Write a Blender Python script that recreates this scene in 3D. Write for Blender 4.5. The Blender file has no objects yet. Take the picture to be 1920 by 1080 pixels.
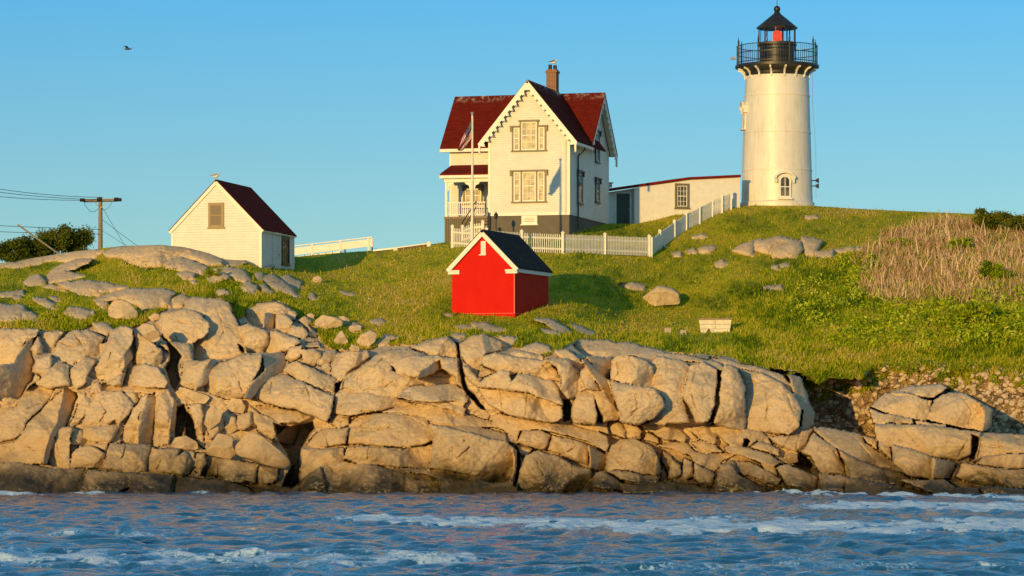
import bpy, math, random
import numpy as np
from mathutils import Vector, Matrix
random.seed(7)
RNG = np.random.default_rng(11)
S = bpy.context.scene
COL = S.collection
# ---------------------------------------------------------------- camera, sky, sun, exposure
F = 6000.0; HZ = 790.0; CAMZ = 3.0
cam_d = bpy.data.cameras.new('camera'); cam = bpy.data.objects.new('camera', cam_d); COL.objects.link(cam)
cam.location = (0, 0, CAMZ); cam.rotation_euler = (math.radians(90), 0, 0)
cam_d.sensor_width = 36; cam_d.lens = 36*F/1920; cam_d.shift_y = (HZ-540)/1920
cam_d.clip_start = 0.5; cam_d.clip_end = 20000
S.camera = cam
SUN_EL = math.radians(6.2); SUN_AZ = math.radians(21.5)      # azimuth: to the left of straight behind the camera
w = bpy.data.worlds.new('World'); S.world = w; w.use_nodes = True
nt = w.node_tree; bg = nt.nodes['Background']
sky = nt.nodes.new('ShaderNodeTexSky'); sky.sky_type = 'NISHITA'; sky.sun_disc = False
sky.sun_elevation = SUN_EL; sky.sun_rotation = math.radians(180)+SUN_AZ
sky.air_density = 1.0; sky.dust_density = 0.3; sky.ozone_density = 1.6
hs = nt.nodes.new('ShaderNodeHueSaturation'); hs.inputs['Hue'].default_value = 0.478; hs.inputs['Saturation'].default_value = 1.05; hs.inputs['Value'].default_value = 1.3
tc = nt.nodes.new('ShaderNodeTexCoord'); va = nt.nodes.new('ShaderNodeVectorMath'); va.operation = 'ADD'; va.inputs[1].default_value = (0, 0, .22)
nt.links.new(tc.outputs['Generated'], va.inputs[0]); nt.links.new(va.outputs[0], sky.inputs['Vector'])      # clear air: the blue reaches down to the horizon
nt.links.new(sky.outputs[0], hs.inputs['Color']); sx = nt.nodes.new('ShaderNodeSeparateXYZ'); nt.links.new(tc.outputs['Generated'], sx.inputs[0])
gr = nt.nodes.new('ShaderNodeValToRGB'); e_ = gr.color_ramp.elements; e_[0].position = .03; e_[0].color = (1.05, .93, .66, 1); e_[1].position = .14; e_[1].color = (.37, .83, 1.14, 1)
e2 = e_.new(.5); e2.color = (1.0, 1.18, 1.3, 1)
nt.links.new(sx.outputs[2], gr.inputs[0])                                          # warm evening haze low down, deeper blue above
mx = nt.nodes.new('ShaderNodeMix'); mx.data_type = 'RGBA'; mx.blend_type = 'MULTIPLY'; mx.inputs[0].default_value = 1
nt.links.new(hs.outputs[0], mx.inputs[6]); nt.links.new(gr.outputs[0], mx.inputs[7]); nt.links.new(mx.outputs[2], bg.inputs['Color'])
bg.inputs['Strength'].default_value = 0.15
sd = bpy.data.lights.new('sun', 'SUN'); sd.energy = 3.15; sd.angle = math.radians(0.5); sd.color = (1.0, 0.63, 0.18)
sun = bpy.data.objects.new('sun', sd); COL.objects.link(sun)
to_sun = Vector((-math.sin(SUN_AZ)*math.cos(SUN_EL), -math.cos(SUN_AZ)*math.cos(SUN_EL), math.sin(SUN_EL)))
sun.rotation_euler = to_sun.to_track_quat('Z', 'Y').to_euler()
S.view_settings.view_transform = 'Standard'; S.view_settings.look = 'None'
S.view_settings.exposure = 0.35; S.view_settings.gamma = 1

def P(px, py, D):                       # a point of the photograph at a distance D from the camera
    return Vector(((px-960)/F*D, D, CAMZ-(py-HZ)/F*D))

# ---------------------------------------------------------------- tagging helpers
def tag(o, label=None, cat=None, group=None, kind=None):
    if label: o['label'] = label
    if cat: o['category'] = cat
    if group: o['group'] = group
    if kind: o['kind'] = kind
    return o
def empty(name, loc, rz=0.0):
    o = bpy.data.objects.new(name, None); COL.objects.link(o)
    o.location = loc; o.rotation_euler = (0, 0, rz); o.empty_display_size = .3
    return o
def link(name, me, mat, parent=None):
    o = bpy.data.objects.new(name, me); COL.objects.link(o)
    if parent: o.parent = parent
    if mat: me.materials.append(mat)
    return o
class MB:
    def __init__(s): s.v = []; s.f = []; s.sm = False
    def add(s, vs, fs):
        n = len(s.v); s.v += [tuple(v) for v in vs]; s.f += [tuple(i+n for i in f) for f in fs]; return s
    def box(s, x0, x1, y0, y1, z0, z1):
        return s.add([(x0,y0,z0),(x1,y0,z0),(x1,y1,z0),(x0,y1,z0),(x0,y0,z1),(x1,y0,z1),(x1,y1,z1),(x0,y1,z1)],
                     [(0,3,2,1),(4,5,6,7),(0,1,5,4),(1,2,6,5),(2,3,7,6),(3,0,4,7)])
    def bar(s, a, b, wd, th, up=(0,0,1)):     # rectangular beam from a to b; wd sideways, th along up
        a = Vector(a); b = Vector(b); d = (b-a).normalized(); u = Vector(up)
        sd_ = d.cross(u)
        if sd_.length < 1e-5: sd_ = d.cross(Vector((1,0,0)))
        sd_.normalize(); u = sd_.cross(d).normalized()
        vs = []
        for p in (a, b):
            for (i, j) in ((-1,-1),(1,-1),(1,1),(-1,1)): vs.append(p+sd_*i*wd/2+u*j*th/2)
        return s.add(vs, [(0,1,2,3),(7,6,5,4),(0,4,5,1),(1,5,6,2),(2,6,7,3),(3,7,4,0)])
    def tube(s, a, b, r0, r1=None, n=10):
        if r1 is None: r1 = r0
        a = Vector(a); b = Vector(b); d = (b-a).normalized()
        u = d.cross(Vector((0,0,1)));
        if u.length < 1e-4: u = d.cross(Vector((1,0,0)))
        u.normalize(); w_ = d.cross(u); vs = []
        for p, r in ((a, r0), (b, r1)):
            for i in range(n):
                t = 2*math.pi*i/n; vs.append(p+u*math.cos(t)*r+w_*math.sin(t)*r)
        fs = [(i, (i+1) % n, n+(i+1) % n, n+i) for i in range(n)]+[tuple(range(n-1, -1, -1)), tuple(range(n, 2*n))]
        return s.add(vs, fs)
    def path(s, pts, r, n=6):
        for a, b in zip(pts[:-1], pts[1:]): s.tube(a, b, r, r, n)
        return s
    def lathe(s, prof, n=48, c=(0,0), cap=True):
        k = len(s.v); m = len(prof)
        for (r, z) in prof:
            for i in range(n):
                t = 2*math.pi*i/n; s.v.append((c[0]+r*math.cos(t), c[1]+r*math.sin(t), z))
        for j in range(m-1):
            for i in range(n):
                s.f.append((k+j*n+i, k+j*n+(i+1) % n, k+(j+1)*n+(i+1) % n, k+(j+1)*n+i))
        if cap: s.f.append(tuple(k+i for i in range(n-1, -1, -1))); s.f.append(tuple(k+(m-1)*n+i for i in range(n)))
        return s
    def prism(s, poly, axis, a, b):           # poly of (u,v); axis 'y': u=x v=z extruded in y ; axis 'x': u=y v=z extruded in x ; 'z'
        n = len(poly); vs = []
        for t in (a, b):
            for (u, v) in poly:
                vs.append((u, t, v) if axis == 'y' else (t, u, v) if axis == 'x' else (u, v, t))
        return s.add(vs, [tuple(range(n)), tuple(range(2*n-1, n-1, -1))]+[(i, (i+1) % n, n+(i+1) % n, n+i) for i in range(n)])
    def ball(s, c, r, n=10, sc=(1,1,1)):
        k = len(s.v); m = max(5, n//2)
        for j in range(m+1):
            ph = math.pi*j/m
            for i in range(n):
                t = 2*math.pi*i/n
                s.v.append((c[0]+r*sc[0]*math.sin(ph)*math.cos(t), c[1]+r*sc[1]*math.sin(ph)*math.sin(t), c[2]+r*sc[2]*math.cos(ph)))
        for j in range(m):
            for i in range(n): s.f.append((k+j*n+i, k+(j+1)*n+i, k+(j+1)*n+(i+1) % n, k+j*n+(i+1) % n))
        return s
    def build(s, name, mat, parent=None, smooth=None, bevel=0):
        me = bpy.data.meshes.new(name); me.from_pydata(s.v, [], s.f)
        import bmesh
        bm = bmesh.new(); bm.from_mesh(me); bmesh.ops.recalc_face_normals(bm, faces=bm.faces); bm.to_mesh(me); bm.free()
        o = link(name, me, mat, parent)
        if smooth is not None:
            me.polygons.foreach_set('use_smooth', [True]*len(me.polygons))
            me.set_sharp_from_angle(angle=math.radians(smooth))
        if bevel:
            b = o.modifiers.new('bevel', 'BEVEL'); b.width = bevel; b.segments = 2; b.limit_method = 'ANGLE'
        return o
def np_mesh(name, verts, faces, mat, parent=None, smooth=False, attrs=None):
    verts = np.asarray(verts, dtype=np.float32); faces = np.asarray(faces, dtype=np.int32)
    me = bpy.data.meshes.new(name); k = faces.shape[1]
    me.vertices.add(len(verts)); me.vertices.foreach_set('co', verts.ravel())
    me.loops.add(faces.size); me.loops.foreach_set('vertex_index', faces.ravel())
    me.polygons.add(len(faces)); me.polygons.foreach_set('loop_start', np.arange(0, faces.size, k, dtype=np.int32))
    if smooth: me.polygons.foreach_set('use_smooth', np.ones(len(faces), dtype=bool))
    me.update(calc_edges=True)
    for nm, arr in (attrs or {}).items():
        a = me.attributes.new(nm, 'FLOAT', 'POINT'); a.data.foreach_set('value', np.asarray(arr, dtype=np.float32))
    return link(name, me, mat, parent)

# ---------------------------------------------------------------- materials
class M_:
    def __init__(s, name):
        s.m = bpy.data.materials.new(name); s.m.use_nodes = True; s.t = s.m.node_tree
        s.b = s.t.nodes['Principled BSDF']
    def n(s, typ, **kw):
        nd = s.t.nodes.new(typ)
        for k, v in kw.items():
            if k in nd.inputs.keys(): nd.inputs[k].default_value = v
            else: setattr(nd, k, v)
        return nd
    def l(s, a, b): s.t.links.new(a, b)
    def coord(s, kind='Object', scale=(1,1,1)):
        tc = s.n('ShaderNodeTexCoord'); mp = s.n('ShaderNodeMapping'); mp.inputs['Scale'].default_value = scale
        s.l(tc.outputs[kind], mp.inputs['Vector']); return mp.outputs[0]
    def noise(s, vec, scale, detail=6, rough=.6, dist=0):
        nd = s.n('ShaderNodeTexNoise'); nd.inputs['Scale'].default_value = scale; nd.inputs['Detail'].default_value = detail
        nd.inputs['Roughness'].default_value = rough; nd.inputs['Distortion'].default_value = dist
        s.l(vec, nd.inputs['Vector']); return nd.outputs['Fac']
    def ramp(s, fac, stops):
        r = s.n('ShaderNodeValToRGB'); e = r.color_ramp.elements
        while len(e) > 1: e.remove(e[-1])
        e[0].position = stops[0][0]; e[0].color = tuple(stops[0][1])+(1,)
        for p, c in stops[1:]:
            q = e.new(p); q.color = tuple(c)+(1,)
        s.l(fac, r.inputs[0]); return r.outputs[0]
    def mix(s, fac, a, b, mode='MIX'):
        nd = s.n('ShaderNodeMix'); nd.data_type = 'RGBA'; nd.blend_type = mode
        for k, v in ((0, fac), (6, a), (7, b)):
            if hasattr(v, 'links'): s.l(v, nd.inputs[k])
            elif k == 0: nd.inputs[0].default_value = v
            else: nd.inputs[k].default_value = tuple(v)+(1,)
        return nd.outputs[2]
    def math(s, op, a, b=None, clamp=False):
        nd = s.n('ShaderNodeMath'); nd.operation = op; nd.use_clamp = clamp
        for k, v in ((0, a), (1, b)):
            if v is None: continue
            if hasattr(v, 'links'): s.l(v, nd.inputs[k])
            else: nd.inputs[k].default_value = v
        return nd.outputs[0]
    def attr(s, nm):
        a = s.n('ShaderNodeAttribute'); a.attribute_name = nm; return a.outputs['Fac']
    def bump(s, h, strength=.5, dist=.05, prev=None):
        b = s.n('ShaderNodeBump'); b.inputs['Strength'].default_value = strength; b.inputs['Distance'].default_value = dist
        s.l(h, b.inputs['Height'])
        if prev is not None: s.l(prev, b.inputs['Normal'])
        return b.outputs[0]
    def fin(s, col=None, rough=.6, normal=None, spec=None, metal=None):
        if col is not None:
            if hasattr(col, 'links'): s.l(col, s.b.inputs['Base Color'])
            else: s.b.inputs['Base Color'].default_value = tuple(col)+(1,)
        if hasattr(rough, 'links'): s.l(rough, s.b.inputs['Roughness'])
        else: s.b.inputs['Roughness'].default_value = rough
        if normal is not None: s.l(normal, s.b.inputs['Normal'])
        if spec is not None: s.b.inputs['Specular IOR Level'].default_value = spec
        if metal is not None: s.b.inputs['Metallic'].default_value = metal
        return s.m
def paint(name, c, rough=.5, var=.12, bump=.15, scale=3.0, spec=None):
    m = M_(name); v = m.coord('Object'); n = m.noise(v, scale, 8, .65)
    a = tuple(x*(1-var) for x in c); b = tuple(min(1, x*(1+var*.6)) for x in c)
    col = m.ramp(n, [(.3, a), (.7, b)])
    n2 = m.noise(v, 30, 3, .5)
    return m.fin(col, rough, m.bump(n2, bump, .01), spec)
def clapboard(name, c, pitch=.115):
    m = M_(name); v = m.coord('Object'); sp = m.n('ShaderNodeSeparateXYZ'); m.l(v, sp.inputs[0])
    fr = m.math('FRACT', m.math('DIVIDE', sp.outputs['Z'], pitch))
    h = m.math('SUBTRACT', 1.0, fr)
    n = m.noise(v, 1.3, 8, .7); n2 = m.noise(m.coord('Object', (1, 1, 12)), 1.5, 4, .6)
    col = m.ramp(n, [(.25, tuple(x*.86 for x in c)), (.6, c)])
    lap = m.ramp(fr, [(0, (.58,.55,.50)), (.10, (1,1,1)), (1, (1,1,1))])      # darker line along the lower edge of each board
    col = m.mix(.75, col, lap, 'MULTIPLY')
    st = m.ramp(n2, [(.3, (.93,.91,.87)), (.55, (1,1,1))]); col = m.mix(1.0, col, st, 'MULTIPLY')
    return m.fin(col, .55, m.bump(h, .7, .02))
def shingle(name, c, c2, streak=None):
    m = M_(name); v = m.coord('Object')
    br = m.n('ShaderNodeTexBrick'); m.l(v, br.inputs['Vector'])
    sp = m.n('ShaderNodeSeparateXYZ'); m.l(v, sp.inputs[0])
    cmb = m.n('ShaderNodeCombineXYZ'); m.l(m.math('ADD', sp.outputs['X'], sp.outputs['Y']), cmb.inputs[0]); m.l(sp.outputs['Z'], cmb.inputs[1])
    m.l(cmb.outputs[0], br.inputs['Vector'])
    br.inputs['Scale'].default_value = 1; br.inputs['Brick Width'].default_value = .3; br.inputs['Row Height'].default_value = .1
    br.inputs['Mortar Size'].default_value = .008; br.inputs['Color1'].default_value = c+(1,); br.inputs['Color2'].default_value = c2+(1,)
    br.inputs['Mortar'].default_value = tuple(x*.45 for x in c)+(1,)
    n = m.noise(v, 1.2, 8, .7)
    col = m.mix(m.ramp(n, [(.35, (0,0,0)), (.75, (.55,.55,.55))]), br.outputs['Color'], tuple(x*.5 for x in c))
    if streak:
        z0, z1 = streak
        k = m.math('DIVIDE', m.math('SUBTRACT', sp.outputs['Z'], z0), z1-z0, True)
        n3 = m.noise(m.coord('Object', (2.2, 2.2, .6)), 2.0, 5, .7)
        k = m.math('MULTIPLY', k, m.ramp(n3, [(.50, (0,0,0)), (.62, (1,1,1))]))
        col = m.mix(k, col, (.55,.50,.42))
    return m.fin(col, .9, m.bump(br.outputs['Fac'], -.6, .02), .06)
def rock_mat(name, warm=1.0, wet=True):
    m = M_(name); v = m.coord('Object')
    n1 = m.noise(v, .35, 6, .6); n2 = m.noise(v, 1.6, 10, .7, .3); n3 = m.noise(v, 9, 8, .75); n4 = m.noise(m.coord('Object', (1,1,2.6)), 2.2, 10, .72, .8)
    c = m.ramp(n2, [(.25, (.38,.26,.14)), (.42, (.56,.41,.25)), (.55, (.65,.50,.33)), (.75, (.74,.60,.43))])
    g = m.ramp(n1, [(.35, (.54,.45,.32)), (.62, (.66,.50,.31))])
    c = m.mix(.45, c, g)
    c = m.mix(m.ramp(n4, [(.56, (0,0,0)), (.68, (.55,.55,.55))]), c, (.17,.115,.065))
    c = m.mix(m.ramp(m.noise(v, .9, 5, .6, .5), [(.60, (0,0,0)), (.70, (.45,.45,.45))]), c, (.50,.31,.14))
    c = m.mix(.5, c, m.ramp(n3, [(.3, (.55,.52,.5)), (.6, (1,1,1))]), 'MULTIPLY')
    vo = m.n('ShaderNodeTexVoronoi'); vo.feature = 'DISTANCE_TO_EDGE'; vo.inputs['Scale'].default_value = .55
    wv = m.n('ShaderNodeVectorMath'); wv.operation = 'ADD'
    nc = m.n('ShaderNodeTexNoise'); nc.inputs['Scale'].default_value = .8; nc.inputs['Detail'].default_value = 5; m.l(v, nc.inputs['Vector'])
    sc = m.n('ShaderNodeVectorMath'); sc.operation = 'SCALE'; sc.inputs['Scale'].default_value = 2.2; m.l(nc.outputs['Color'], sc.inputs[0])
    m.l(v, wv.inputs[0]); m.l(sc.outputs[0], wv.inputs[1]); m.l(wv.outputs[0], vo.inputs['Vector'])
    crack = m.ramp(vo.outputs['Distance'], [(0, (0,0,0)), (.018, (1,1,1))])
    h = m.math('ADD', m.math('MULTIPLY', n4, .8), m.math('MULTIPLY', n3, .25)); h = m.math('ADD', h, m.math('MULTIPLY', crack, .12))
    c = m.mix(.55, c, m.ramp(vo.outputs['Distance'], [(0, (.25,.2,.15)), (.012, (1,1,1))]), 'MULTIPLY')
    rough = .85
    if wet:
        ge = m.n('ShaderNodeNewGeometry'); sp = m.n('ShaderNodeSeparateXYZ'); m.l(ge.outputs['Position'], sp.inputs[0])
        zz = m.math('ADD', sp.outputs['Z'], m.math('MULTIPLY', m.math('SUBTRACT', m.noise(v, .45, 7, .65), .5), 3.2))
        wt = m.ramp(zz, [(.30, (1,1,1)), (.75, (.6,.6,.6)), (.95, (0,0,0))])
        lw = m.n('ShaderNodeMapRange'); lw.inputs['From Min'].default_value = 1.2; lw.inputs['From Max'].default_value = 4.0
        lw.inputs['To Min'].default_value = .55; lw.inputs['To Max'].default_value = 0; m.l(zz, lw.inputs['Value'])
        c = m.mix(lw.outputs[0], c, (.30,.19,.075))
        wd = m.n('ShaderNodeMapRange'); wd.inputs['From Min'].default_value = .45; wd.inputs['From Max'].default_value = 1.6
        wd.inputs['To Min'].default_value = 1; wd.inputs['To Max'].default_value = 0; m.l(zz, wd.inputs['Value'])
        c = m.mix(wd.outputs[0], c, m.ramp(n2, [(.35, (.012,.010,.005)), (.6, (.06,.045,.018))]))
        rough = m.math('SUBTRACT', .88, m.math('MULTIPLY', wd.outputs[0], .5))
    return m.fin(c, rough, m.bump(h, .6, .06))
def leaf_mat(name, stops, trans=.25, rough=.55):
    m = M_(name); c = m.ramp(m.attr('tint'), stops)
    m.fin(c, rough, spec=.08)
    tr = m.n('ShaderNodeBsdfTranslucent'); m.l(c, tr.inputs['Color']); mx = m.n('ShaderNodeMixShader'); mx.inputs[0].default_value = trans
    m.l(m.b.outputs[0], mx.inputs[1]); m.l(tr.outputs[0], mx.inputs[2]); m.l(mx.outputs[0], m.t.nodes['Material Output'].inputs['Surface'])
    return m.m
MT = {}
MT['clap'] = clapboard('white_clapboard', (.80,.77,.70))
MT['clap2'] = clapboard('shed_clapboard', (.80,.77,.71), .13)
MT['white'] = paint('white_trim', (.80,.77,.70), .45, .10)
MT['whitew'] = paint('weathered_white', (.74,.70,.62), .6, .22, .3, 5)
MT['tower'] = None
MT['redroof'] = shingle('red_shingle', (.19,.019,.010), (.13,.013,.008), (6.75, 7.5))
MT['redroof2'] = shingle('dark_red_shingle', (.24,.02,.010), (.16,.015,.008))
MT['blackroof'] = shingle('dark_grey_shingle', (.035,.035,.037), (.055,.053,.052))
MT['green'] = paint('grey_green_trim', (.165,.14,.075), .5, .15)
MT['greend'] = paint('dark_green_trim', (.05,.052,.036), .45, .15)
MT['door'] = paint('dark_green_door', (.022,.04,.014), .4, .15)
MT['tan'] = paint('tan_trim', (.27,.19,.105), .5, .15)
MT['found'] = paint('grey_foundation', (.135,.115,.088), .8, .16, .5, 2)
MT['skirt'] = paint('porch_skirt', (.17,.14,.095), .75, .16, .5, 6)
MT['dark'] = paint('black_metal', (.02,.019,.018), .45, .2)
MT['metal'] = paint('grey_metal', (.32,.31,.30), .45, .15)
MT['wood'] = paint('weathered_wood', (.27,.20,.14), .8, .3, .6, 8)
MT['woodd'] = paint('brown_wood', (.14,.095,.06), .8, .3, .6, 8)
MT['conc'] = paint('concrete', (.42,.36,.28), .85, .25, .6, 12)
MT['blind'] = paint('window_blind', (.60,.50,.36), .7, .15, .1, 8)
MT['screen'] = paint('window_screen', (.16,.12,.075), .55, .25, .4, 20)
MT['cloth'] = None
def glass_mat():
    m = M_('window_glass'); v = m.coord('Object'); n = m.noise(v, 1.7, 2, .5)
    return m.fin(m.ramp(n, [(.35, (.02,.022,.024)), (.65, (.16,.14,.10))]), .08, m.bump(n, .2, .1), .6)
MT['glass'] = glass_mat()
MT['curtain'] = (lambda m: m.fin(m.ramp(m.noise(m.coord('Object'), 2.6, 3, .5), [(.40, (.085,.075,.05)), (.62, (.40,.33,.21))]), .3, spec=.5))(M_('curtained_glass'))
def tower_mat():
    m = M_('tower_paint'); v = m.coord('Object'); n = m.noise(v, 1.0, 8, .7); n2 = m.noise(m.coord('Object', (3,3,.35)), 1.6, 6, .65)
    c = m.ramp(n, [(.3, (.71,.68,.62)), (.65, (.80,.77,.71))]); c = m.mix(1.0, c, m.ramp(n2, [(.28, (.84,.80,.72)), (.5, (1,1,1))]), 'MULTIPLY')
    n3 = m.noise(v, 25, 3, .6)
    return m.fin(c, .42, m.bump(m.math('ADD', n3, m.math('MULTIPLY', n, 2)), .12, .02), .5)
MT['tower'] = tower_mat()
def red_mat():
    m = M_('red_paint'); v = m.coord('Object'); n = m.noise(v, 1.2, 7, .65); n2 = m.noise(v, 22, 4, .6)
    c = m.ramp(n, [(.3, (.58,.012,.008)), (.7, (.66,.016,.010))])
    return m.fin(c, .42, m.bump(m.math('ADD', n2, m.math('MULTIPLY', n, 3)), .15, .02), .03)
MT['red'] = red_mat()
MT['redtrim'] = paint('pink_red_edge', (.78,.16,.10), .5, .1)
def brick_mat():
    m = M_('chimney_brick'); br = m.n('ShaderNodeTexBrick'); v = m.coord('Object'); sp = m.n('ShaderNodeSeparateXYZ'); m.l(v, sp.inputs[0])
    cmb = m.n('ShaderNodeCombineXYZ'); m.l(m.math('ADD', sp.outputs['X'], sp.outputs['Y']), cmb.inputs[0]); m.l(sp.outputs['Z'], cmb.inputs[1]); m.l(cmb.outputs[0], br.inputs['Vector'])
    for k, q in (('Scale', 1), ('Brick Width', .2), ('Row Height', .07), ('Mortar Size', .01)): br.inputs[k].default_value = q
    br.inputs['Color1'].default_value = (.24,.075,.03,1); br.inputs['Color2'].default_value = (.15,.05,.025,1); br.inputs['Mortar'].default_value = (.35,.28,.2,1)
    return m.fin(br.outputs['Color'], .85, m.bump(br.outputs['Fac'], -.5, .02))
MT['brick'] = brick_mat()
MT['rock'] = rock_mat('granite_rock'); MT['rockdry'] = rock_mat('granite_boulder', 1, False)
MT['grass'] = leaf_mat('grass_blades', [(0, (.06,.12,.003)), (.25, (.19,.28,.005)), (.5, (.52,.54,.012)), (.72, (.68,.54,.06)), (1, (.85,.66,.22))], .5)
MT['leaf'] = leaf_mat('broad_leaves', [(0, (.08,.13,.006)), (.4, (.26,.36,.010)), (.75, (.55,.62,.02)), (1, (.75,.75,.10))], .4, .45)
MT['darkleaf'] = leaf_mat('dark_leaves', [(0, (.03,.05,.006)), (.5, (.09,.12,.010)), (1, (.22,.22,.025))], .2, .5)
MT['dry'] = leaf_mat('dry_stalks', [(0, (.16,.09,.045)), (.5, (.46,.30,.175)), (1, (.78,.60,.40))], .12, .8)
MT['flower'] = paint('pale_flower', (.75,.70,.45), .6)
MT['feather'] = paint('white_feathers', (.78,.76,.72), .7); MT['wing'] = paint('grey_feathers', (.10,.10,.11), .7); MT['bill'] = paint('yellow_bill', (.6,.38,.05), .5)
def soil(name, stops, sc=1.0):
    m = M_(name); v = m.coord('Object'); n = m.noise(v, sc, 10, .7); n2 = m.noise(v, 7, 6, .7)
    c = m.ramp(n, stops); return m.fin(c, .95, m.bump(m.math('ADD', n, n2), .8, .1))
MT['turf'] = soil('turf', [(.3, (.16,.20,.005)), (.5, (.32,.31,.012)), (.7, (.46,.37,.05))], .8)
def earth_mat():
    m = M_('stony_earth'); v = m.coord('Object')
    vo = m.n('ShaderNodeTexVoronoi'); vo.inputs['Scale'].default_value = 2.6; vo.inputs['Randomness'].default_value = 1; m.l(v, vo.inputs['Vector'])
    vo2 = m.n('ShaderNodeTexVoronoi'); vo2.inputs['Scale'].default_value = 7; m.l(v, vo2.inputs['Vector'])
    n = m.noise(v, 1.4, 8, .7); c = m.ramp(n, [(.3, (.15,.09,.04)), (.5, (.32,.21,.10)), (.7, (.50,.36,.19))])
    c = m.mix(m.ramp(vo.outputs['Distance'], [(.18, (.7,.7,.7)), (.30, (0,0,0))]), c, (.60,.46,.28))
    c = m.mix(m.ramp(m.noise(v, .55, 6, .65), [(.48, (0,0,0)), (.62, (.75,.75,.75))]), c, (.13,.075,.03))
    h = m.math('ADD', m.math('MULTIPLY', vo.outputs['Distance'], -1.2), m.math('MULTIPLY', vo2.outputs['Distance'], -.5)); h = m.math('ADD', h, n)
    return m.fin(c, .95, m.bump(h, 1.0, .22))
MT['earth'] = earth_mat()

# ---------------------------------------------------------------- noise on arrays
_T = RNG.random((256, 256)).astype(np.float64)
def vn(x, y, s=0):
    x = np.asarray(x)+s*17.31; y = np.asarray(y)+s*7.77
    xi = np.floor(x).astype(int); yi = np.floor(y).astype(int); fx = x-xi; fy = y-yi
    fx = fx*fx*fx*(fx*(fx*6-15)+10); fy = fy*fy*fy*(fy*(fy*6-15)+10)
    a = _T[xi & 255, yi & 255]; b = _T[(xi+1) & 255, yi & 255]; c = _T[xi & 255, (yi+1) & 255]; d = _T[(xi+1) & 255, (yi+1) & 255]
    return (a*(1-fx)+b*fx)*(1-fy)+(c*(1-fx)+d*fx)*fy
def fbm(x, y, s=0, oc=4, g=.5):
    r = 0; a = 1; t = 0
    for i in range(oc): r = r+a*(vn(x*2**i, y*2**i, s+i*3)-.5); t += a; a *= g
    return r/t*2
def inpoly(px, py, poly):
    ins = np.zeros(px.shape, bool); n = len(poly); dist = np.full(px.shape, 1e9)
    for i in range(n):
        x0, y0 = poly[i]; x1, y1 = poly[(i+1) % n]
        if y0 != y1:
            c = ((y0 > py) != (y1 > py)) & (px < (x1-x0)*(py-y0)/(y1-y0)+x0); ins ^= c
        ex, ey = x1-x0, y1-y0; L = ex*ex+ey*ey+1e-9
        t = np.clip(((px-x0)*ex+(py-y0)*ey)/L, 0, 1)
        dist = np.minimum(dist, np.hypot(px-x0-t*ex, py-y0-t*ey))
    return ins, dist
# ---------------------------------------------------------------- the island: distances read off at landmarks, rocks outlined
CTRL = [(-120,930,133),(26,925,133),(300,922,133),(540,915,134),(750,920,132),(960,915,132),(1200,915,133),(1500,915,133),(1700,930,131),(1894,935,130),(2050,940,130),
 (-120,620,141),(26,618,141),(200,620,142),(300,600,143.5),(450,610,143),(560,640,142.5),(700,645,142.5),(850,635,142),(960,640,142),(1080,640,142.5),(1300,660,142),(1500,700,143.5),(1700,680,148),(1894,690,148),(2050,690,148),
 (26,780,137),(300,780,137),(560,790,137.5),(900,790,136.5),(1200,790,137),(1500,800,137),(1700,790,138),(1894,820,136),
 (905,598,149.5),(1030,600,150),(1180,605,161),(1290,594,166),(1340,624,157),(1240,564,169),(845,464,168),(1218,481,174.5),(1000,475,169.5),(1100,477,170.5),(230,462,159.5),(905,545,156.5),(1050,530,160),
 (560,482,177),(700,471,176),(830,456,175),(490,498,160.5),(552,506,165),(300,460,159),(420,486,159),(26,491,163),(110,476,163),(185,467,161),(200,520,154),(26,560,149),(400,560,149),(600,560,153),(700,560,155),(800,600,149),(330,475,159.5),
 (1372,392,184),(1391,386,186.5),(1457,384,186),(1524,386,186.8),(1068,434,174),(1143,421,181),(1190,422,182.5),(1260,405,184),(1330,396,185),
 (1600,393,190),(1750,398,191),(1894,404,189),(2050,412,187),(1600,480,178),(1894,480,174),(1600,560,165),(1894,560,163),(1600,640,151),(1894,640,153),(1450,640,151),(1450,480,176),(-120,500,164),(-120,560,149),(2050,560,163),(1400,560,165)]
CREST = [(-400,520),(-120,502),(26,491),(60,484),(110,476),(150,470),(190,466),(230,461),(300,459),(345,463),(390,474),(420,486),(450,488),(490,486),(520,482),(560,481),(640,474),(700,470),(770,463),(832,455),(905,450),(1000,443),(1068,430),(1143,419),(1190,420),(1230,412),(1260,404),(1330,393),(1391,386),(1457,384),(1524,386),(1600,391),(1700,396),(1750,398),(1894,404),(2100,412),(2400,430)]
TOPL = [(-400,610),(26,616),(72,619),(124,621),(147,619),(176,606),(210,617),(248,616),(266,606),(300,586),(349,560),(404,558),(430,566),(445,598),(462,590),(478,568),(520,563),(556,588),(566,604),(590,612),(600,640),(622,655),(692,655),(722,646),(770,646),(840,631),(862,636),(911,627),(935,634),(960,650),(1000,662),(1024,668),(1060,650),(1086,637),(1190,645),(1240,658),(1341,668),(1400,676),(1442,692),(1476,697),(1505,704),(1535,722),(1558,712),(1615,714),(1634,692),(1710,682),(1894,692),(2400,700)]
EARTH = [(1442,690),(1505,700),(1535,720),(1558,710),(1615,712),(1634,690),(1710,680),(1894,690),(2400,700),(2400,830),(1860,815),(1850,812),(1640,830),(1610,830),(1530,800),(1500,800),(1440,740)]
ZN = {'A': (20,440,3.856), 'B': (20,640,3.6), 'C': (440,560,3.6), 'E': (440,700,3.4286), 'F': (840,600,3.375), 'G': (1300,620,3.177), 'H': (300,310,4.153), 'I': (1100,300,3.0), 'J': (540,420,3.857), 'W': (0,0,1.0)}
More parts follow.
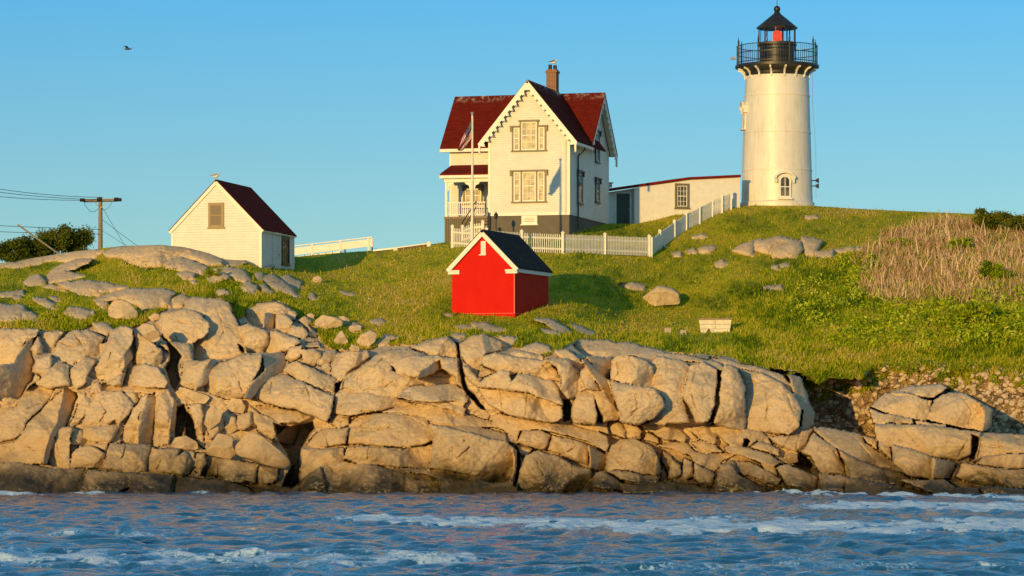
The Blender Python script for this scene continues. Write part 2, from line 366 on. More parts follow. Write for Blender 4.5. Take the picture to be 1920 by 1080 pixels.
# zone, mode (a: own face, r: follows the slope), gx, gz, offset, outline
R = '''A r 0 0 -.6|660,130 760,100 880,78 1000,70 1160,72 1300,92 1420,134 1520,190 1530,215 1420,225 1290,170 1200,160 1130,180 1100,235 960,240 850,210 810,180 700,165
A r .1 0 -.9|1115,215 1160,175 1240,168 1320,200 1420,245 1390,285 1330,295 1230,255 1120,240
A r 0 0 -.5|335,150 400,130 600,112 660,122 600,170 480,185 340,190
A r 0 0 -.4|24,205 180,172 320,142 335,185 180,215 24,235 -300,260 -300,220
A r -.1 .2 -.7|255,320 300,260 370,215 460,190 580,185 560,205 470,240 380,262 300,300 270,345
A r 0 0 -.5|275,345 310,300 390,265 470,285 520,305 400,330
A r 0 0 -.6|90,350 140,305 200,293 245,330 230,350 110,375
A r 0 0 -.5|350,350 560,342 720,360 840,385 700,410 620,445 480,430 400,385
A r 0 0 -.4|220,370 290,360 360,375 390,410 330,395
A r 0 0 -.5|1210,280 1270,265 1325,290 1320,330 1250,325
A r -.1 0 -.6|1420,310 1460,270 1520,270 1580,300 1560,320 1440,350
A r 0 0 -.5|1480,250 1600,240 1700,280 1730,320 1700,345 1620,320 1560,280
A r .2 0 -.6|1670,380 1700,350 1780,370 1785,410 1740,435 1690,400
A r 0 0 -.4|1300,345 1330,340 1350,355 1320,365
A r 0 0 -.5|1490,415 1550,405 1580,430 1540,442 1490,435
A r 0 0 -.6|610,470 740,420 860,400 1100,398 1190,420 1150,450 1160,520 1060,530 960,560 900,510 800,470 700,475 640,490
A r 0 0 -.5|1165,460 1230,440 1290,460 1240,520 1165,520
A a .1 .9 -.4|1270,490 1320,455 1480,470 1570,490 1600,560 1640,640 1690,780 1690,850 1620,880 1500,900 1320,900 1320,790 1380,740 1440,660 1400,590 1340,560 1260,540
A a -.1 .5 -1.1|1050,640 1100,570 1180,550 1270,545 1360,570 1430,640 1425,700 1330,775 1250,783 1110,765 1100,690
A a .1 .4 -.3|1080,800 1110,775 1290,795 1310,900 1160,890 1140,840
A r .1 .2 -.6|385,570 430,525 520,540 575,560 560,600 480,615 420,590
A r .1 0 -.5|575,560 605,560 605,580 580,585
A r 0 0 -.5|160,460 250,465 320,510 330,540 260,530 190,490
A r -.1 .3 -.5|-200,515 90,520 100,560 70,630 -200,640
A r .1 .2 -.5|95,565 140,560 185,590 160,630 90,620
A r 0 0 -.4|24,420 80,410 90,440 24,450 -300,460 -300,430
A r 0 0 -.4|285,450 330,455 345,480 310,480
A r .1 0 -.4|24,450 70,455 60,470 24,475
A r .1 .3 -.5|600,640 700,650 740,690 700,730 640,700
A r 0 .2 -.4|610,475 680,470 700,500 660,545 620,490
A a -.1 .5 0|-200,690 130,685 200,690 180,740 100,770 60,850 24,930 -200,950
A a 1.1 .3 .3|-200,960 24,935 60,860 120,772 160,760 150,860 180,960 150,1060 120,1085 70,1180 -200,1180
A a -.1 .4 -.2|200,700 380,705 330,770 290,850 230,840 200,770
A a .1 .5 -.3|150,840 195,745 222,800 228,855 180,865
A a .05 .7 -.4|300,880 340,780 440,700 560,690 680,740 640,790 640,860 560,880 440,935 330,900
A a .3 .5 -.3|650,790 690,780 690,820 650,845
A a 0 .4 -.1|180,900 290,870 300,930 290,990 230,1030 160,990
A a -.1 .6 -.2|180,1080 330,935 425,940 425,1080 300,1105 200,1095
A a -.1 .5 -.3|432,1080 445,965 545,880 620,900 560,1010 530,1080 480,1110
A a -.35 .45 -1.2|570,1020 640,930 690,800 740,700 800,660 880,690 885,760 820,860 820,980 740,1050 600,1040
A a 1.3 .3 -.6|885,765 912,790 880,900 800,990 822,980 822,862
A a -.05 .6 -.7|890,695 1000,760 1090,840 1100,890 1060,970 990,935 890,930 920,830
A a 0 .6 -.4|700,1075 830,988 800,1085
B a 0 .6 -.5|760,250 800,180 900,155 990,180 1055,270 1040,310 900,305 765,285
B a -.15 .7 -.2|-200,450 25,450 60,390 160,290 300,300 250,410 130,510 70,620 25,660 -200,700
B a -.25 .6 -.5|-200,720 30,690 80,620 150,520 330,350 355,320 310,520 220,740 200,820 25,820 -200,820
B a 1.1 .5 -.5|362,310 440,345 450,380 400,500 360,600 260,740 240,820 215,820 225,740 312,530
B a -.1 .5 0|430,505 480,390 510,350 550,400 540,440 490,510
B a 0 .5 0|400,575 425,515 485,515 450,560
B a 0 .7 -.3|480,570 540,440 580,350 620,335 750,335 820,420 820,450 730,560 700,530 640,565
B a .2 .5 0|770,340 850,340 860,390 830,430
B a -.1 .6 -.4|740,680 780,560 830,450 900,370 930,360 860,500 850,690
B a .85 .4 -.3|935,365 975,365 968,580 962,700 860,695 860,560 885,470
B a -.3 .45 -.5|985,330 1060,325 1100,380 1060,690 970,710 975,500
B a 1.3 .4 -.3|1100,385 1115,400 1105,560 1065,690 1080,560
B a 0 2.0 .2|620,280 770,290 1000,320 960,350 800,330 615,335
B a -.1 .4 .1|535,340 550,280 600,275 610,340
B a -.2 .5 -.4|250,820 270,720 310,610 350,585 420,580 400,660 395,850 340,850
B a .6 .4 0|420,590 480,600 520,670 490,710 410,700
B a 0 .6 -.4|485,640 500,570 700,565 730,570 700,640 670,680 540,675
B a 0 .5 -.5|400,850 420,760 470,715 560,715 640,760 620,855
B a .1 .5 -.1|545,690 660,685 650,750 600,720
B a .05 .6 -.5|625,855 680,690 945,710 910,870 830,885
B a -.05 .5 -.5|920,870 960,720 1140,735 1100,830 1070,890
B a .2 .4 -.6|1080,890 1110,790 1180,745 1220,800 1210,890 1150,905
B a .2 .4 -.3|1190,745 1240,745 1250,830 1222,870
B a .3 .4 -.4|1258,755 1310,760 1320,820 1280,890 1255,870
B a -.05 .5 -.5|1290,895 1320,780 1500,800 1665,830 1650,950 1480,920
B a 0 .8 -.5|-200,825 25,825 340,862 500,867 430,1060 130,1060 25,1060 -200,1060
B a .1 .8 -.5|530,872 830,892 800,980 600,1060 445,1060
B a 0 .8 -.5|840,892 1100,908 1060,1060 800,1060 810,950
B a 0 .8 -.4|1112,908 1400,940 1600,985 1640,1050 1090,1060
B a -.15 .5 0|1150,250 1175,150 1240,130 1350,130 1300,220 1240,320 1140,300
B a .9 .4 0|1355,135 1430,130 1355,200 1315,290 1245,325 1275,230
B a .2 .5 .3|1085,150 1150,130 1120,240 1130,320 1075,320 1060,200
W a -.1 .6 -.6|384,732 392,701 414,682 453,668 490,664 487,690 470,718 455,745 425,748
C a .95 .4 -.4|190,375 300,362 335,370 345,425 330,490 180,580 110,680 65,668 125,560 205,490
B a -.15 .4 -.4|1210,430 1290,430 1305,500 1285,600 1305,720 1275,700 1230,520
B a .7 .4 0|1150,420 1200,430 1170,530 1130,620 1130,540
B a .2 .4 -.1|1130,630 1140,560 1185,530 1175,630
B a .2 .5 -.4|1330,600 1345,560 1440,520 1440,590 1340,660
B a 0 .4 -.3|1530,590 1530,500 1620,480 1625,560 1580,600
C a -.1 .6 -.5|70,80 150,35 270,25 350,50 420,100 410,140 280,100 220,90 190,190 120,170 70,130
C a 1.3 .3 -.1|195,190 202,100 265,95 270,200
C a -.1 .4 -.6|275,200 280,110 340,105 400,150 380,190 350,240
C a .1 .5 -.5|360,240 400,180 460,190 495,240 470,270 390,260
C a -.1 .5 -.3|30,190 90,170 200,210 228,215 228,290 190,350 90,365 60,260
C a -.2 .5 -.5|235,215 320,230 430,280 440,300 340,350 240,365 200,350
C a .5 .5 -.3|440,140 480,120 520,150 500,200 460,170
C a .8 .5 -.1|500,185 550,240 550,260 505,255
C a -.2 .5 -.3|370,330 450,325 440,390 380,420 345,400
C a .5 .4 -.3|452,350 530,340 580,375 560,420 530,460 470,430
C a 0 2.5 -.2|430,310 560,300 570,325 440,325
C a .5 .6 -.2|555,440 610,360 680,350 690,380 640,430 580,450
C a -.1 .6 -.5|640,460 700,370 790,355 900,360 910,390 840,440 760,500 720,560 660,530
C a .1 .6 -.6|330,490 360,440 420,420 540,480 680,540 685,600 660,635 560,600 430,540
C a 0 .65 -1.0|130,650 180,570 260,530 340,515 430,550 600,640 660,660 655,760 615,825 540,800 400,740 200,700
C a .2 1.4 -.3|150,725 290,735 440,770 510,800 440,840 300,830 155,755
C a -.1 .4 -.6|155,770 300,835 340,865 260,950 200,920 150,880
C a .9 -.2 -.4|350,872 440,855 400,990 270,955
C a -.1 .6 0|90,720 160,770 150,850 120,870 90,770
C a 0 .85 -.5|735,600 750,560 850,470 950,390 1060,345 1190,340 1300,378 1240,385 1050,430 1060,490 1220,540 1340,505 1400,480 1480,530 1490,575 1300,575 1150,590 1100,660 940,640 800,620
C a 0 1.2 -1.2|1050,430 1200,385 1380,385 1405,400 1330,435 1240,495 1215,528 1100,495
C a 1.4 .3 -.9|1410,398 1430,420 1340,500 1230,532 1245,500 1330,440
C a -.2 .7 -.6|1190,320 1330,280 1440,258 1480,290 1510,400 1300,360
C a .1 .6 -.1|1385,398 1510,410 1540,500 1550,610 1505,575 1495,520 1410,470
C a 0 1.6 -.8|1110,660 1150,600 1300,590 1490,582 1560,640 1570,700 1450,680 1330,690 1200,680
C a 0 -.3 -.4|1190,688 1330,695 1440,690 1560,705 1540,725 1330,712
C a 0 .7 -.6|680,640 740,612 880,640 1100,670 1200,710 1050,740 900,760 780,785 680,770
C a .1 1.1 -.5|1200,715 1320,715 1440,735 1728,830 1800,870 1600,862 1330,830 1280,800 1150,780 1000,765
C a .2 .8 -.5|1330,702 1450,697 1560,740 1550,778 1440,740
C a -.2 .4 -.3|640,830 690,780 775,795 768,850 700,868
C a 0 .6 -.8|772,860 850,785 1100,775 1300,812 1310,870 1350,900 1340,960 1180,998 1000,990 770,978
C a -.2 .5 -.5|490,980 590,880 700,875 765,870 750,978 600,998
E a -.25 .35 -.5|430,485 560,487 700,485 708,560 600,590 500,660 420,680
E a 0 .4 -.9|712,545 730,485 850,475 1100,483 1270,460 1270,500 1230,610 1050,600 800,570
E a 0 .6 -.2|560,600 700,572 900,590 1050,640 1200,650 1310,680 1320,760 900,790 600,790 560,700
E a -.2 .5 -.1|410,700 550,605 580,700 590,790 420,790
E a .05 .35 -1.8|1250,605 1292,400 1252,335 1350,342 1500,380 1650,430 1740,435 1790,480 1800,600 1770,690 1650,700 1450,640
E a 1.2 .3 -1.0|1792,480 1812,500 1818,600 1782,695 1775,690 1802,600
E a .2 3 -1.2|1260,320 1480,330 1740,392 1740,428 1640,426 1500,374 1350,338
E a .3 1 -.5|1760,395 1810,410 1810,450 1750,432
E a 0 .5 -.4|0,580 150,590 140,705 0,700 -120,690 -110,610
E a .2 .4 -.4|158,592 280,620 270,690 200,712 148,702
F a 0 .6 -.7|70,160 150,100 240,92 330,140 340,190 240,210 210,240 208,300 190,360 130,290 80,220
F a -.05 .5 -.9|215,280 220,235 300,212 420,235 540,248 620,260 690,330 705,388 600,370 450,328 390,350 300,320
F a -.05 .4 -.9|190,418 240,370 330,320 385,330 400,395 450,338 540,362 650,385 700,440 722,530 640,508 500,458 350,436
F a 0 .3 -1.0|190,430 360,446 500,470 720,542 720,620 680,645 560,630 400,600 260,540
F a 0 .5 -.3|90,300 130,300 190,370 220,370 185,420 130,380
F a 0 1.2 -.4|320,100 440,115 400,170 350,180
F a .1 1.2 -.3|400,200 450,190 600,230 600,250 480,240 400,230
F a .1 1.2 -.5|450,180 560,145 640,170 660,205 600,215 480,195
F a .5 .4 -.6|610,255 680,240 760,255 815,330 828,400 818,480 760,500 722,440 722,380 692,300
F a .3 .5 -.4|680,190 760,190 830,250 870,300 835,328 770,260 690,225
F a .4 .5 -.5|840,335 880,292 930,390 950,440 872,428
F a -.1 .4 -.8|780,560 830,460 870,442 925,480 945,600 930,650 800,650 780,610
F a .3 .5 -.6|895,452 980,450 1088,600 1070,630 990,645 962,560 932,480
F a 1.1 .3 -.1|880,260 1000,380 1080,575 1088,595 985,448 905,335 850,255
F a .1 2.2 -.3|790,160 830,130 1000,132 1200,160 1350,198 1340,222 1280,250 1200,228 1080,218 1000,235 940,245 870,220
F a 1.0 .5 -.3|880,235 1000,240 1035,232 1030,380 1000,370 930,300
F a -.1 .5 -1.6|1032,375 1040,250 1080,222 1230,250 1290,290 1302,400 1225,420 1150,400
F a -.05 .3 -2.0|1032,390 1150,410 1230,430 1310,430 1355,490 1362,560 1300,620 1200,658 1085,640 1092,600 1052,480
F a .1 .4 .3|1290,270 1320,232 1480,258 1522,290 1488,400 1478,470 1525,640 1400,655 1280,652 1365,570 1370,490 1310,420
F a 0 .3 -.5|1490,480 1532,290 1620,268 1695,320 1702,400 1695,520 1645,640 1570,650 1540,560
F a 0 2.0 -.5|1300,225 1350,205 1500,225 1700,270 1750,310 1700,320 1620,265 1500,255 1330,230
G a 0 .35 -1.2|122,550 160,430 168,250 185,210 260,225 300,330 310,440 300,590 200,575
G a -.05 .3 -1.4|305,585 318,440 308,330 275,235 400,250 520,310 600,385 640,470 630,570 560,618 400,592
G a 0 2.2 -.8|100,165 200,178 360,215 520,262 590,330 600,372 520,300 380,238 200,205
G a .8 .4 -.9|600,380 570,260 640,290 690,420 722,490 712,580 642,605 648,570 655,480
F a .05 .9 -.9|280,610 330,592 430,620 620,650 780,672 900,692 1000,740 1018,790 1000,830 880,760 720,718 560,688 450,700 430,755 360,700 290,650
F a 0 .3 -.9|440,765 480,702 580,702 648,732 620,820 500,790
F a .05 .3 -1.0|640,818 662,738 820,768 890,800 880,920 730,858
F a .95 .3 -.8|895,800 1000,855 1018,795 1020,850 985,950 905,930
F a -.05 .4 -1.1|445,970 500,862 560,832 680,862 800,922 900,945 908,990 840,1080 445,1080
F a .2 .6 -.2|440,790 530,812 500,858 450,850
F a .1 .6 -.9|905,1060 940,960 980,955 1100,1040 1090,1080
F a -.15 .4 -1.6|1000,940 1030,800 1100,758 1190,758 1290,800 1318,860 1308,975 1230,968 1130,948
F a .9 .3 -1.2|1322,865 1350,960 1330,985 1312,975
F a .05 .1 -1.0|1010,952 1130,962 1260,985 1345,985 1330,1030 1200,1030 1090,1005
F a 0 .8 -.3|770,655 900,650 1008,650 1008,720 900,690
F a 0 .6 -.4|1017,720 1022,650 1080,650 1118,700 1120,743
F a 0 .6 -.4|1092,650 1200,670 1218,700 1215,750 1132,745
F a .1 .9 -.8|1225,662 1300,650 1400,652 1508,730 1500,760 1380,758 1290,702
F a .2 .5 -.5|1240,750 1260,712 1330,742 1330,775
F a .2 .8 -.2|1500,672 1640,668 1700,740 1690,780 1600,750
F a .1 .8 -.4|1645,672 1700,662 1780,700 1890,745 1890,800 1830,820 1760,770
F a .1 1.1 -.5|1330,790 1500,772 1560,830 1620,850 1740,842 1830,852 1740,880 1680,960 1560,900 1540,850 1430,820
F a .2 .4 -.6|1395,1000 1420,880 1475,922 1470,980 1430,1010
F a .2 .4 -.6|1480,990 1500,872 1540,900 1550,990 1510,1010
F a .3 .5 -.5|1560,1000 1562,912 1680,972 1670,1060 1600,1040
F a .3 .7 -.6|1690,1080 1720,930 1780,885 1810,900 1820,960 1890,1030 1890,1085
F a 0 .8 -.4|1100,1040 1200,1035 1380,1030 1560,1040 1680,1075 1680,1100 1100,1090
F a .1 1.0 -.3|1545,772 1600,762 1690,792 1735,830 1620,840
F a .1 .7 -.2|1360,830 1420,870 1395,960 1355,900
G a .1 .5 -.5|165,562 400,602 440,630 460,680 380,650 330,690 240,650
G a .1 .5 -.4|450,632 560,632 560,690 520,698
G a .3 .5 -.4|570,628 638,618 620,720 552,700
G a .7 .4 -.3|644,605 708,592 645,735 625,705
G a .1 1.5 -.9|720,590 760,575 1000,622 1020,670 1190,780 1180,815 980,780 860,700 780,640
G a -.1 .6 -1.1|650,740 720,612 780,652 850,702 880,780 905,860 760,840 720,800
G a 0 .7 -1.1|872,712 1000,785 1130,825 1240,855 1285,882 1240,920 1130,908 935,868 925,820
G a -.1 .45 -2.2|1060,452 1150,375 1250,365 1420,422 1408,480 1383,538 1220,508
G a 0 1.6 -2.2|1175,362 1300,335 1480,320 1508,345 1430,398 1300,382
G a .1 .45 -2.3|1398,528 1432,422 1490,382 1600,375 1690,420 1730,480 1720,598 1560,568
G a .9 .4 -2.0|1700,425 1782,470 1772,580 1725,600 1735,480
G a 0 .5 -2.0|1052,465 1130,492 1300,527 1308,550 1070,545
G a 0 .5 -2.0|1320,540 1500,562 1498,574 1330,560
G a 0 .35 -2.0|1077,555 1310,562 1500,580 1715,610 1650,740 1570,768 1430,742 1180,688 1110,695
G a 1.2 .3 -1.4|1722,615 1660,740 1655,780 1675,780 1725,640
G a .2 .6 -1.2|1100,645 1168,692 1178,755 1110,700
G a .1 .8 -.9|1010,627 1090,642 1088,700 1040,670
G a 0 .6 -1.8|1187,682 1430,752 1420,878 1270,858 1190,790
G a .9 .5 -1.5|1434,754 1558,792 1530,878 1425,878
G a 0 .5 -1.3|1682,778 1725,612 2300,620 2300,740 1886,730 1830,735 1750,738
G a 0 .5 -1.3|1690,790 1750,745 1830,742 1886,740 2300,760 2300,820 1886,818
G a 0 .6 -1.2|1570,868 1600,792 1886,830 2300,835 2300,940 1886,932 1700,918
G a 0 .8 -1.3|1715,930 1886,942 2300,950 2300,1060 1780,1060
G a 0 .9 -1.0|908,872 1130,915 1240,932 1430,972 1450,1060 908,1060
G a -.1 .7 -.9|750,848 900,872 892,1060 780,1060
G a .1 .8 -1.2|1240,892 1500,888 1565,935 1700,935 1770,1060 1450,1060 1430,965
G a .2 1.0 -.9|500,818 560,800 738,868 728,950 560,920
G a .1 .9 -.6|250,782 330,790 520,880 508,915 260,842
G a 0 1.4 -.9|190,692 280,682 460,742 520,790 480,810 300,752 200,718
G a .1 .9 -.8|350,690 400,657 510,710 510,750 440,722
G a .2 .8 -.5|120,940 160,800 220,790 270,860 400,930 500,925 560,960 540,1020 120,1020
G a .1 .6 -.4|400,790 490,815 500,860 440,850
I r .1 .2 -.8|820,510 870,475 930,465 930,540 890,535
I r -.1 .3 -1.0|932,465 1080,432 1150,450 1060,480 1020,530 960,515 935,510
I r .1 .3 -1.0|1065,480 1150,448 1205,460 1212,500 1170,550 1040,550 1035,510
I r 0 .2 -.8|1215,435 1325,460 1300,500 1285,540 1235,540 1215,515
I r 0 .2 -.7|1295,520 1380,512 1380,545 1300,548
I r 0 .1 -.5|590,440 640,418 670,435 610,445
I r 0 .2 -.5|630,500 700,485 730,495 690,525 640,530
I r 0 .2 -.5|555,515 600,503 622,525 560,530
I r 0 .2 -.4|480,530 520,525 522,545 485,545
I r 0 .2 -.4|720,580 760,570 790,590 770,605 725,600
I r 0 .2 -.4|1035,605 1070,598 1075,618 1040,612
I r 0 .2 -.4|1085,590 1120,583 1135,597 1090,600
I r 0 .2 -.5|990,720 1090,710 1100,730 1000,735
I r 0 .1 -.3|185,700 260,695 325,710 320,730 250,725
I r 0 .2 -.3|1225,320 1290,315 1300,325 1230,328
I r 0 .2 -.5|1380,515 1500,495 1560,500 1480,520
F r .2 .2 -.8|545,-5 620,0 720,35 775,80 740,85 680,60 610,20
F r .1 .1 -.5|770,35 850,50 925,90 890,92 830,75
F r 0 .1 -.5|150,25 230,25 360,65 260,70 200,60
F r 0 .1 -.4|55,40 110,32 165,50 80,55
F r .1 .1 -.5|590,60 680,70 690,85 610,80
F r 0 .1 -.3|30,95 100,95 100,108 50,110
J r .1 .1 -.4|590,700 660,695 690,705 640,730 595,718
J r .1 .1 -.4|435,755 470,725 530,740 515,770 450,775
J r .1 .1 -.4|640,870 700,815 800,820 720,855 650,890
J r 0 .1 -.3|380,495 470,505 460,515 400,510
J r .1 .1 -.4|150,530 175,508 205,540 160,545
J r .1 .1 -.4|1130,655 1180,655 1180,665
H r .2 .2 -.6|745,845 790,840 805,870 770,890
H r 0 .2 -.5|805,865 880,860 970,915 860,920 820,905
H r 0 .2 -.7|850,920 970,915 1090,1020 1040,1020 930,985
H r .1 .2 -.6|945,875 1010,865 1090,910 1090,950 1030,940
H r .2 .2 -.5|780,940 820,935 890,995 820,995
H r .1 .3 -.6|635,925 700,915 760,960 740,1000 690,1010 640,970
H r 0 .2 -.5|435,985 510,978 530,1010 450,1015
H r 0 .2 -.6|370,890 440,830 540,860 500,890 385,915
H r 0 .2 -.4|480,745 560,735 650,740 670,765 600,778 500,770
H r 0 .3 -.9|655,745 730,712 800,730 885,780 840,800 760,785'''
polys = []
for ln in R.strip().split('\n'):
    h, p = ln.split('|'); z, mode, gx, gz, off = h.split(); ox, oy, sc = ZN[z]
    polys.append((mode, float(gx), float(gz), float(off), [(ox+float(a.split(',')[0])/sc, oy+float(a.split(',')[1])/sc) for a in p.split()]))

# smooth distance surface: thin-plate spline through the landmarks
cp = np.array(CTRL, float); X = cp[:, :2]/np.array([500., 250.]); nC = len(X)
def tps(r2): return np.where(r2 > 1e-12, r2*np.log(r2+1e-12), 0)
r2 = ((X[:, None]-X[None])**2).sum(-1); K = tps(r2)+np.eye(nC)*.002; Pm = np.c_[np.ones(nC), X]
A_ = np.zeros((nC+3, nC+3)); A_[:nC, :nC] = K; A_[:nC, nC:] = Pm; A_[nC:, :nC] = Pm.T
sol = np.linalg.solve(A_, np.r_[cp[:, 2], 0, 0, 0])
def Bsurf(px, py):
    q = np.stack([np.clip(px, -150, 2080)/500., py/250.], -1); o = sol[nC]+q[..., 0]*sol[nC+1]+q[..., 1]*sol[nC+2]
    for i in range(nC):
        o = o+sol[i]*tps((q[..., 0]-X[i, 0])**2+(q[..., 1]-X[i, 1])**2)
    return o
cx_ = np.arange(-320, 2281, 20.); cy_ = np.arange(360, 1021, 10.)
Bc = Bsurf(*np.meshgrid(cx_, cy_))
def B(px, py):
    px = np.asarray(px, float); py = np.asarray(py, float)
    u = np.clip((px+320)/20, 0, len(cx_)-1.001); v = np.clip((py-360)/10, 0, len(cy_)-1.001)
    i = u.astype(int); j = v.astype(int); a = u-i; b = v-j
    return (Bc[j, i]*(1-a)+Bc[j, i+1]*a)*(1-b)+(Bc[j+1, i]*(1-a)+Bc[j+1, i+1]*a)*b
def G(px, py, dd=0.0): return P(px, py, float(B(px, py))+dd)

crx, cry = zip(*CREST); tlx, tly = zip(*TOPL)
pxs = np.r_[np.arange(-300, -20, 6.), np.arange(-20, 1940, 1.55), np.arange(1940, 2260, 6.)]
NR = 400
t = np.linspace(0, 1, NR)[:, None]
cyv = np.interp(pxs, crx, cry)[None]
PX = np.broadcast_to(pxs[None], (NR, len(pxs))).copy(); PY = 990+(cyv-990)*t
# ragged outlines: look the outlines up at slightly displaced points
WX = PX+2.6*fbm(PX/26, PY/26, 1, 3)+1.2*fbm(PX/7, PY/7, 2, 2); WY = PY+2.6*fbm(PX/26, PY/26, 5, 3)+1.2*fbm(PX/7, PY/7, 6, 2)
BASE = B(PX, PY)
inE, dE = inpoly(WX, WY, EARTH)
zE = -(PY-760)*146/F
BASE = np.where(inE, np.maximum(BASE, 146.5+.40*zE+.55*fbm(PX/30, PY/25, 9, 5, .6)-np.clip(1-dE/14, 0, 1)*.6), BASE)
tl = np.interp(WX, tlx, tly)+np.where(WX > 1380, 9*fbm(WX/38, WX*0+3, 17, 3)+4*fbm(WX/9, WX*0, 18, 2), 0)
below = WY > tl
rough = .45*fbm(PX/34, PY/22, 21, 5, .6)
D = np.where(below & ~inE, BASE+.35+.8*rough, BASE+.25*fbm(PX/60, PY/25, 31, 5, .55))
near = np.full(D.shape, 1e9); best = np.full(D.shape, 1e9); isrock = below & ~inE
rid = 1-np.abs(fbm(PX/22, PY/14, 41, 5, .55))*2.0
for k, (mode, gx, gz, off, poly) in enumerate(polys):
    a = np.array(poly); x0, y0 = a.min(0)-8; x1, y1 = a.max(0)+8
    cs = np.where((pxs >= x0) & (pxs <= x1))[0]
    if not len(cs): continue
    c0, c1 = cs[0], cs[-1]+1
    rr = np.where((PY[:, c0:c1].min(1) <= y1) & (PY[:, c0:c1].max(1) >= y0))[0]
    if not len(rr): continue
    sl = (slice(rr[0], rr[-1]+1), slice(c0, c1))
    wx, wy = WX[sl], WY[sl]
    ins, d = inpoly(wx, wy, poly); ins0 = ins; ex0 = 1.35 if mode == 'a' else 2.4; ins = ins | (d < ex0)
    near[sl] = np.minimum(near[sl], np.where(ins, 0, d)); d = np.where(ins0, d+ex0, np.maximum(ex0-d, 0))
    if not ins.any(): continue
    ccx, ccy = a.mean(0); ccx = min(max(ccx, -100), 2000)
    d0 = float(B(ccx, ccy)); m = d0/F; dm = d*m; dmx = max(float((dm*ins).max()), .05)
    dx = (PX[sl]-ccx)*m; dz = -(PY[sl]-ccy)*m; rk = random.Random(k)
    gx2 = (gx*1.9+.3 if gx > .75 else gx)+rk.uniform(-.28, .28); gz2 = gz+rk.uniform(-.2, .25)
    Rr = min(.07+.09*rk.random(), .5*dmx) if mode == 'a' else min(.5, .9*dmx)
    e = 1-np.clip(dm/Rr, 0, 1); E = Rr*(1-np.sqrt(np.clip(1-e*e, 0, 1)))*(1.0 if mode == 'a' else .8)
    Hb = (.16 if mode == 'a' else .3)*dmx
    bul = -Hb*(1-(1-np.clip(dm/dmx, 0, 1))**2)
    nz = .075*fbm(PX[sl]/40+k*3.1, PY[sl]/30, 50, 5, .55)*min(1.5, dmx*1.6)+.03*rid[sl]*min(1.5, dmx*2)
    # flat facets knocked off the block
    for q in range(4):
        an = rk.uniform(0, 6.28); dist = dmx*rk.uniform(.2, 1.1); s_ = rk.uniform(.3, 1.0)
        nz = nz+np.minimum(np.maximum(0, (dx*math.cos(an)+dz*math.sin(an)+.14*fbm(PX[sl]/20, PY[sl]/20, 60+q, 3))-dist)*s_, .7*dmx)*(1 if mode == 'a' else .35)
    if mode == 'a': val = d0+off+gx2*dx+gz2*dz+E+bul+nz
    else:
        hb = float(B(ccx, a[:, 1].max()))*.7+float(B(ccx, a[:, 1].min()))*.3
        val = hb+.34*(B(PX[sl], PY[sl])-hb)+off+.35+gx*dx+gz*dz+E*1.2+bul+nz
    bb = best[sl]; up = ins & (val < bb); bb[up] = val[up]; isrock[sl] |= ins
D = np.where(best < 1e8, best, D)
# open joints right beside the blocks, traced clefts, and hairline cracks in the faces
crk = (best > 1e8) & isrock & (near < 1.7+1.8*fbm(PX/30, PY/30, 66, 2))
D = np.where(crk, D+.9+.5*fbm(PX/25, PY/25, 67, 2), D)
HOLES = ''' W 512,792 545,800 585,790 592,802 570,835 560,862 562,905 545,915 528,912 535,893 548,872 535,845 522,830
 W 300,628 315,640 330,655 342,668 335,690 338,715 330,735 318,722 310,700 306,690 318,675 316,655
 W 330,762 345,755 352,775 348,800 338,832 325,838 328,800
 W 345,800 352,770 362,790 367,812 372,830 358,832 345,818
 W 853,640 862,648 868,690 872,715 895,745 912,770 905,772 880,745 866,722 860,690
 W 1054,748 1068,748 1072,770 1068,790 1056,790
 W 1120,768 1132,785 1128,794 1118,786
 W 968,832 975,850 975,880 968,912 962,912 968,880
 W 1343,692 1352,700 1346,740 1336,790 1326,796 1338,762 1344,725
 W 1484,868 1500,848 1520,855 1528,868 1522,890 1500,880
 W 1822,815 1838,820 1828,865 1818,865
 W 626,720 642,716 636,735 628,742
 W 446,645 456,650 462,668 452,660
 W 1395,820 1408,826 1402,840 1392,838
 W 700,610 704,612 702,614'''
for ln in HOLES.split('\n'):
    q = [tuple(map(float, s_.split(','))) for s_ in ln.split()[1:]]
    ins, d = inpoly(WX, WY, q); D = np.where(ins, D+np.clip(d*.9, .6, 3.2), D); isrock |= ins & below
